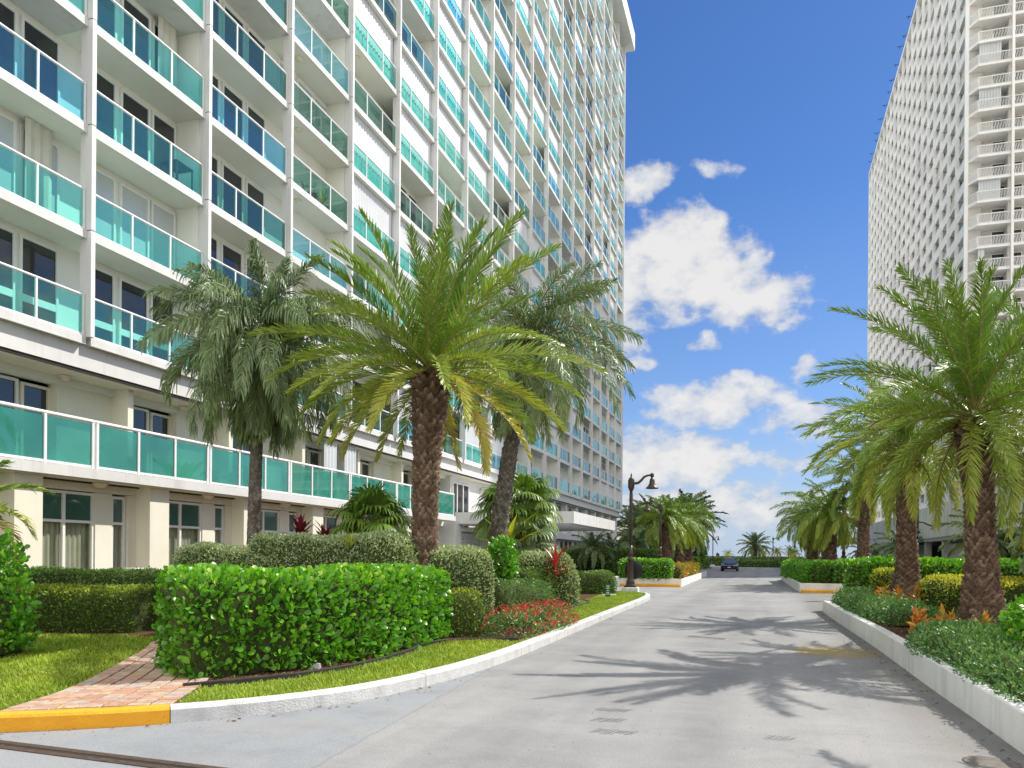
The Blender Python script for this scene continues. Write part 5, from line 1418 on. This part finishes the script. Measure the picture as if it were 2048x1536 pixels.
for loc, s, lab in [((2.4, 140, 0), .55, 'bushy yellow green palm beside the round headed palm'), ((4.8, 150, 0), .62, 'pale yellow palm behind the far lamp post'), ((.4, 158, 0), .5, 'small palm tucked behind the round headed palm'),
                    ((9.5, 141, 0), .8, 'wispy palm seen through the concrete portal'), ((5.2, 139, 0), .5, 'short palm near the leg of the concrete portal'), ((-13, 131, 0), 1.1, 'yellowing palm near the white hut'), ((-6.5, 163, 0), .5, 'small palm by the sea wall near the lanterns')]:
    more(sp, loc, s*7, s, lab, 'palms at the shore')
for loc, s, lab in [((-13.2, 98, 0), 1.45, 'tall dark palm rising beside the far corner of the tall tower'), ((-9.3, 100, 0), 1.55, 'tall dark palm crown showing above the three planter palms'), ((-17, 112, 0), 1.5, 'dark palm behind the far corner of the tall tower')]:
    more(rp, loc, s*3, s, lab, 'dark palms at the shore end')
# small shaded palms before the lobby and the garage
cT = crown_mesh(M['palm_dark'], seed=61, nf=30, L=2.2, leaf=.42, lw=.07, npair=30, e_top=82, e_bot=-25, bend=88, pw=.9, droop=.4, vang=18, petiole=.14, gold=.05, bow=1.1)
t0 = palm('small dark palm in front of the lobby windows', (-11.9, 57, 0), [(0, 0, 0), (0, 0, 1.0), (0, 0, 2.0)], [.14, .1, .09, .1], cT, 'bark_gray', 'small dark palms', 14, 8, .15, 0, 13, .05, 3)
for loc, s, lab in [((-12.2, 66, 0), 1.0, 'small dark palm behind the tall clipped hedge'), ((-11.2, 74, 0), 1.15, 'dark palm next to the round sign above the tall hedge'), ((8.6, 36, .3), 1.0, 'dark bushy palm under the garage parapet'),
                    ((6.35, 18.6, .3), .8, 'dark feathery palm bush in the shade behind the nearest date palm'), ((9.4, 62, 0), 1.1, 'dark palm under the garage breeze blocks near the portal'), ((9.6, 84, 0), 1.0, 'dark palm at the far corner of the garage')]:
    more(t0, loc, s*5, s, lab, 'small dark palms')
# fan palms
def fan_palm(label, loc, h, crowns, group='fan palms by the entrance'):
    root = empty('fan_palm', loc, 0, label, 'fan palm', group)
    mb = MB(); mb.tube([(0, 0, 0), (.03, 0, h*.5), (0, 0, h)], [.1, .07, .06], 8); mb.build('trunk', M['bark_gray'], root)
    link('crown', crowns, root, (0, 0, h))
fan_palm('bushy fan palm rising over the silvery hedge before the terrace', (-8.2, 15.6, .1), 2.05, fan_crown(71, 34, .62, 24, .55, 85, -35))
fc = fan_crown(73, 30, .75, 24, .7, 80, -50)
fan_palm('sunlit fan palm crown beside the entrance canopy', (-7.35, 24.4, .1), 3.0, fc)
fan_palm('fan palm half covered by the leaning palm trunk', (-8.1, 24.9, .1), 2.9, fan_crown(75, 26, .8, 22, .7, 80, -50))
fan_palm('low dark fan palm under the leaning palm', (-7.0, 23.2, .1), 1.75, fan_crown(77, 20, .75, 22, .6, 70, -45, 'palm_dark'))
# single palm frond entering at the picture edge
cU = crown_mesh(M['palm'], seed=81, nf=14, L=1.5, leaf=.34, lw=.028, npair=44, e_top=70, e_bot=-20, bend=80, droop=.3, gold=.6)
palm('young palm at the picture edge above the round leaved bush', (-12.35, 9.4, .1), [(0, 0, 0), (0, 0, 1), (0, 0, 2.0)], [.14, .1, .1, .1], cU, 'bark', None, 12, 8, .2, 0, 14, .05, 4)

# ------------------------------------------------------------------ street lamps
def lamp_mesh(parent, d=1, h=4.55, blk=.28):
    mb = MB()
    mb.bbox(-.33, .33, -.33, .33, 0, blk, .03) if blk else None
    if blk: mb.build('pedestal', M['planter_white'], parent)
    mb = MB(); b = blk
    mb.lathe([(.20, b), (.20, b+.07), (.185, b+.10), (.17, b+.14), (.18, b+.20), (.16, b+.26), (.125, b+.34), (.105, b+1.02), (.115, b+1.06), (.145, b+1.10), (.145, b+1.14), (.10, b+1.2), (.085, b+1.28), (.10, b+1.34), (.10, b+1.37), (.07, b+1.45), (.062, b+1.7)], (0, 0), 14)
    mb.box(-.24, .24, -.24, .24, b, b+.06)
    mb.build('base', M['bronze'], parent)
    mb = MB(); mb.lathe([(.062, b+1.7), (.075, b+2.6), (.07, h-.55), (.055, h-.45), (.10, h-.36), (.115, h-.3), (.115, h+.02), (.10, h+.09), (.04, h+.14), (.03, h+.2), (.035, h+.22), (.01, h+.32)], (0, 0), 12)
    for k in range(4):
        a = k*PI/2; mb.obox((.115*math.cos(a), .115*math.sin(a), h-.14), (.012*math.cos(a), .012*math.sin(a), 0), (-.03*math.sin(a), .03*math.cos(a), 0), (0, 0, .17))
    mb.build('pole', M['bronze'], parent)
    mb = MB(); mb.tube([(d*.10, 0, h-.12), (d*.28, 0, h-.10), (d*.40, 0, h+.0), (d*.52, 0, h+.14), (d*.66, 0, h+.20), (d*.82, 0, h+.21)], [.055, .055, .052, .048, .042, .04], 8)
    mb.lathe([(.06, h+.13), (.075, h+.16), (.075, h+.26), (.05, h+.29)], (d*.84, 0), 10)
    mb.build('arm', M['bronze'], parent)
    mb = MB(); x = d*.84
    mb.lathe([(.05, h+.13), (.06, h+.07), (.09, h+.05), (.105, h-.02), (.11, h-.10), (.12, h-.13), (.155, h-.2), (.17, h-.235), (.22, h-.27), (.255, h-.31), (.255, h-.34), (.235, h-.335), (.15, h-.22), (.02, h-.2)], (x, 0), 18)
    mb.build('lamp_shade', M['bronze'], parent)
GL = 'bronze street lamps along the drive'
l1 = empty('street_lamp', (-5.12, 32.05, .05), YAW*.2, 'bronze lamp post on a white block carrying the round sign', 'street lamp', GL); lamp_mesh(l1, 1, 4.62)
l2 = empty('street_lamp', (-6.15, 50.2, .3), .1, 'bronze lamp post among the three planter palms with its arm turned towards the building', 'street lamp', GL); lamp_mesh(l2, -1, 4.5, .2)
for loc, rz, lab, src in [((-8.15, 104, 0), .2, 'bronze lamp post between the thin palm and the parked car', l1), ((-7.7, 132, 0), .1, 'far slim lamp post just behind the parked car', l1), ((1.6, 133, 0), .1, 'lamp post in front of the pale yellow palm on the shore', l1),
                     ((4.2, 46.2, .3), .3, 'lamp post whose head hides in the fronds of the opposite planter', l2), ((5.75, 34.2, .3), .6, 'lamp post hidden in fronds beside the bright bed hedge', l2), ((6.3, 98, 0), -.4, 'lamp post standing close to the concrete portal', l1), ((9.7, 108, 0), .2, 'thin lamp post seen inside the concrete portal', l1)]:
    c = copy_tree(src); c.location = loc; c.rotation_euler = (0, 0, rz); c['label'] = lab
wl = empty('wall_lamp', (GX, 57.5, 3.2), PI, 'bronze gooseneck wall lamp on the garage parapet', 'wall lamp')
mb = MB(); mb.tube([(.0, 0, .5), (.3, 0, .62), (.55, 0, .75), (.85, 0, .78), (1.0, 0, .62)], .045, 8); mb.build('arm', M['bronze'], wl)
mb = MB(); mb.lathe([(.05, .62), (.09, .5), (.12, .35), (.2, .22), (.30, .08), (.30, .05), (.05, .2)], (1.0, 0), 14); mb.build('lamp_shade', M['bronze'], wl)

# round sign seen from behind, bolted to the first lamp
sg = empty('round_sign', (-5.05, 32.42, 1.02), 0, 'dark back of a round traffic sign mounted behind the lamp post', 'traffic sign')
mb = MB(); mb.lathe([(.0, 0), (.375, 0), (.38, .006), (.375, .012), (0, .012)], (0, 0), 32); mb.v = [(p[0], p[2], p[1]) for p in mb.v]; mb.build('plate', M['black_metal'], sg)
mb = MB(); mb.box(-.09, -.05, -.26, -.001, -.2, -.16); mb.box(-.09, -.05, -.26, -.001, .16, .2); mb.build('bracket', M['bronze'], sg)
# small green sign on a stake in the lawn
gs = empty('garden_sign', (-5.02, 26.6, .13), YAW, 'small narrow green sign on a stake in the lawn', 'sign')
mb = MB(); mb.bbox(-.085, .085, -.008, .008, .08, .50, .004); mb.build('panel', M['green_sign'], gs)
mb = MB(); mb.tube([(0, .012, -.02), (0, .012, .3)], .008, 6); mb.build('stake', M['black_metal'], gs)
mb = MB()
for z, ww in ((.42, .055), (.35, .05), (.27, .035), (.20, .05), (.15, .05)): mb.box(-ww, ww, -.0105, -.0082, z, z+.03)
mb.build('lettering', M['sign_white'], gs)
# irrigation box, rock, lawn lights, drains
mb = MB(); mb.bbox(-13.52, -13.2, 14.05, 14.3, .1, 1.20, .03); mb.bbox(-13.55, -13.17, 14.02, 14.33, 1.20, 1.25, .02); tag(mb.build('utility_box', M['white'], None, (-13.2, 13.9, .1)), 'white utility box top peeping over the dark low hedge', 'utility box')
v = []
G = hedge_grid([(-.07, 0), (.07, 0)], .06, .10, 2.5, .16, 0, .03, 4, 1, 20, 12); idx = np.arange(20*12).reshape(20, 12)
q = np.stack([idx[:-1, :-1], idx[1:, :-1], idx[1:, 1:], idx[:-1, 1:]], -1).reshape(-1, 4)
tag(link('rock', np_mesh('rock', G.reshape(-1, 3), [q], [M['concrete']], None, None, True), None, (-5.38, 8.75, .14)), 'pale stone under the front of the big glossy hedge', 'stone')
mb = MB(); mb.bbox(-.25, .25, -.06, .06, .0, .05, .01); o = mb.build('drip_cover', M['planter_white']); o.location = (-5.35, 28.6, .14); tag(o, 'flat white irrigation cover on the lawn near the lamp block', 'cover')
td = empty('trench_drain', (-5, 4.9, 0), 0, 'dark slotted trench drain crossing the corner of the drive', 'drain')
a, b = np.array((-7.4, 4.98)), np.array((-2.6, 4.78)); d = (b-a)/np.linalg.norm(b-a); nn = np.array((-d[1], d[0]))
mb = MB(); c = (a+b)/2; L = np.linalg.norm(b-a)/2
for off_, hw, m_ in ((0, .022, 1), (.062, .036, 0), (-.062, .036, 0)): mb.obox((*(c+nn*off_), .002), (*(d*L), 0), (*(nn*hw), 0), (0, 0, .005 if m_ == 0 else .003), m_)
mb.build('grating', [M['iron'], M['black_metal']], td, (-5, 4.9, 0))
dg = empty('drain_grate', (-1.02, 15.9, 0), -.42, 'small slotted iron drain grate in the middle of the drive', 'drain')
mb = MB(); mb.box(-.42, .42, -.085, .085, .001, .008); 
for k in range(12): mb.box(-.39+k*.067, -.36+k*.067, -.06, .06, .008, .014, 1)
mb.build('grate', [M['concrete'], M['black_metal']], dg)
dc = empty('drain_cover', (1.72, 7.02, 0), 0, 'rusty oval drain cover at the foot of the white wall', 'drain cover')
mb = MB(); mb.lathe([(.0, .001), (.20, .001), (.20, .005), (.165, .007), (.15, .003), (0, .003)], (0, 0), 28); mb.build('cover', surf('dusty_iron', (.13,.115,.10), (.22,.20,.18), 14, .85, .4, 80, .2), dc)
# tyre scuffs on the asphalt, thin as paint
mb = MB(); g = np.random.default_rng(3)
for cx_, cy_, n in ((-1.62, 8.1, 14), (-1.55, 7.6, 12), (-1.45, 7.1, 16), (.05, 7.35, 10)):
    for k in range(n):
        x, y = cx_+k*.024, cy_+g.normal()*.015; l = .05+.06*g.random(); mb.obox((x, y, .0025), (.0035, 0, 0), (.03, l, 0), (0, 0, .001))
tag(mb.build('tyre_scuff', plain('scuffed_tar', (.20,.195,.20), .9)), 'faint ribbed tyre scuffs on the asphalt', 'road marks', None, 'structure')

# ------------------------------------------------------------------ parked car
car = empty('parked_car', (-3.45, 91.2, 0), PI, 'dark sedan facing the camera at the far end of the drive', 'car')
def loft(mb, st, m=0):
    rings = []
    for y, zb, zt, hw, tw in st:
        r = [(-hw*.94, y, zb), (-hw, y, zb+(zt-zb)*.35), (-hw*.985, y, zb+(zt-zb)*.7), (-tw, y, zt-.02), (-tw*.8, y, zt), (tw*.8, y, zt), (tw, y, zt-.02), (hw*.985, y, zb+(zt-zb)*.7), (hw, y, zb+(zt-zb)*.35), (hw*.94, y, zb)]
        rings.append(r)
    n = 10; vs = [p for r in rings for p in r]
    fs = [(i*n+k, i*n+(k+1) % n, (i+1)*n+(k+1) % n, (i+1)*n+k) for i in range(len(st)-1) for k in range(n)]
    fs += [tuple(range(n-1, -1, -1)), tuple(range((len(st)-1)*n, len(st)*n))]
    mb.add(vs, fs, m, False)
mb = MB()
loft(mb, [(2.36, .30, .58, .70, .62), (2.30, .22, .68, .82, .72), (2.05, .20, .78, .90, .80), (1.5, .19, .86, .915, .84), (.95, .19, .93, .915, .86), (.2, .19, .95, .915, .87), (-.8, .19, .96, .915, .87), (-1.5, .19, .98, .91, .85), (-2.1, .22, .97, .87, .78), (-2.34, .32, .80, .78, .66)])
loft(mb, [(.28, 1.38, 1.42, .60, .56), (.1, 1.40, 1.455, .62, .58), (-.5, 1.41, 1.47, .63, .59), (-1.05, 1.38, 1.43, .61, .57)])
for sx in (-1, 1):
    mb.tube([(sx*.80, .98, .92), (sx*.60, .27, 1.40)], .035, 6); mb.tube([(sx*.60, -1.0, 1.40), (sx*.78, -1.75, .97)], .05, 6); mb.tube([(sx*.84, -.35, .94), (sx*.62, -.35, 1.42)], .035, 6)
mb.build('body', M['car_paint'], car)
mb = MB(); loft(mb, [(1.0, .90, .925, .82, .78), (.26, .90, 1.39, .85, .58), (-1.02, .90, 1.39, .85, .575), (-1.75, .90, .965, .80, .74)]); mb.build('windows', M['car_glass'], car)
for x in (-.8, .8):
    for y in (1.42, -1.38):
        t = MB(); t.lathe([(.0, -.11), (.30, -.11), (.335, -.08), (.335, .08), (.30, .11), (0, .11)], (0, 0), 20); t.v = [(p[2]+x, p[0]+y, p[1]+.335) for p in t.v]; wt = t.build('wheel', M['rubber'], car)
        t = MB(); s_ = 1 if x > 0 else -1; t.lathe([(0, -.006), (.2, -.006), (.215, .01), (0, .012)], (0, 0), 16); t.v = [(p[2]+x+s_*.112, p[0]+y, p[1]+.335) for p in t.v]; t.build('rim', M['chrome'], wt)
for sx in (-1, 1):
    t = MB(); t.obox((sx*.66, 2.24, .66), (.17, -sx*.05, 0), (0, .05, 0), (sx*.01, 0, .055)); t.build('headlight', M['lens'], car)
    t = MB(); t.obox((sx*.98, .72, .98), (.10, 0, 0), (0, .06, 0), (0, 0, .06)); t.build('mirror', M['car_paint'], car)
    t = MB(); t.obox((sx*.64, 2.30, .40), (.09, 0, 0), (0, .03, 0), (0, 0, .035)); t.build('fog_lamp', M['lens'], car)
t = MB(); t.box(-.42, .42, 2.30, 2.36, .50, .62); t.box(-.5, .5, 2.30, 2.355, .28, .38); t.build('grille', M['black_metal'], car)
t = MB(); t.box(-.45, .45, 2.355, 2.372, .625, .645); t.box(-.07, .07, 2.36, 2.376, .54, .59); t.build('trim_bar', M['chrome'], car)
t = MB(); t.box(-.16, .16, 2.362, 2.375, .40, .48); t.build('number_plate', M['sign_white'], car)
print('objects', len(COL.objects))

# ------------------------------------------------------------------ furniture on the near balconies
def bal_pos(b, k, x, y): return (BX+x, BY0+b*BAY+y, Z0+k*FH+.002)
tb_ = empty('balcony_table', bal_pos(0, 2, -.55, 3.55), 0, 'dark square table behind the glass of the balcony over the slender palm', 'table')
mb = MB(); mb.bbox(-.30, .30, -.36, .36, .70, .74, .01); mb.build('table_top', M['black_metal'], tb_)
for sx in (-1, 1):
    for sy in (-1, 1):
        mb = MB(); mb.box(sx*.27-.02, sx*.27+.02, sy*.33-.02, sy*.33+.02, 0, .70); mb.build('leg', M['black_metal'], tb_)
def wire_chair(loc, rz, label):
    c = empty('balcony_chair', loc, rz, label, 'chair', 'metal chairs on the balconies')
    mb = MB(); mb.bbox(-.24, .24, -.24, .24, .42, .45, .01); mb.build('seat', M['black_metal'], c)
    mb = MB(); mb.tube([(-.22, .23, .44), (-.22, .29, .70), (-.2, .31, .88), (0, .32, .93), (.2, .31, .88), (.22, .29, .70), (.22, .23, .44)], .016, 6)
    for x in (-.12, 0, .12): mb.tube([(x, .235, .45), (x, .30, .90)], .010, 5)
    mb.build('backrest', M['black_metal'], c)
    for sx in (-1, 1):
        for sy in (-1, 1):
            mb = MB(); mb.tube([(sx*.22, sy*.22, .43), (sx*.24, sy*.25, 0)], .014, 6); mb.build('leg', M['black_metal'], c)
        mb = MB(); mb.tube([(sx*.25, -.2, .43), (sx*.27, -.2, .64), (sx*.25, .25, .68)], .013, 6); mb.build('arm', M['black_metal'], c)
wire_chair(bal_pos(2, 3, -.62, 2.2), 1.9, 'dark metal chair in the middle of the fourth floor balcony with the round ceiling lamp')
wire_chair(bal_pos(2, 1, -.60, 1.5), 1.3, 'dark metal chair at the end of its balcony on the second row of glass railings')
wire_chair(bal_pos(2, 1, -.62, 3.3), -1.4, 'dark metal chair by the white partition on the second row of glass railings')
wire_chair(bal_pos(1, 1, -.58, 3.2), 1.0, 'dark chair seen through the glass above the slender palm crown')
pt = empty('potted_plant', bal_pos(2, 3, -.7, 3.2), 0, 'leafy plant in a dark pot beside the balcony chair', 'potted plant')
mb = MB(); mb.lathe([(.12, 0), (.17, .28), (.18, .3), (.15, .3), (.02, .27)], (0, 0), 14); mb.build('pot', M['iron'], pt)
link('foliage', rosette(91, 30, .5, .06, 85, 0, 'golden', stem=.35), pt, (0, 0, .28))
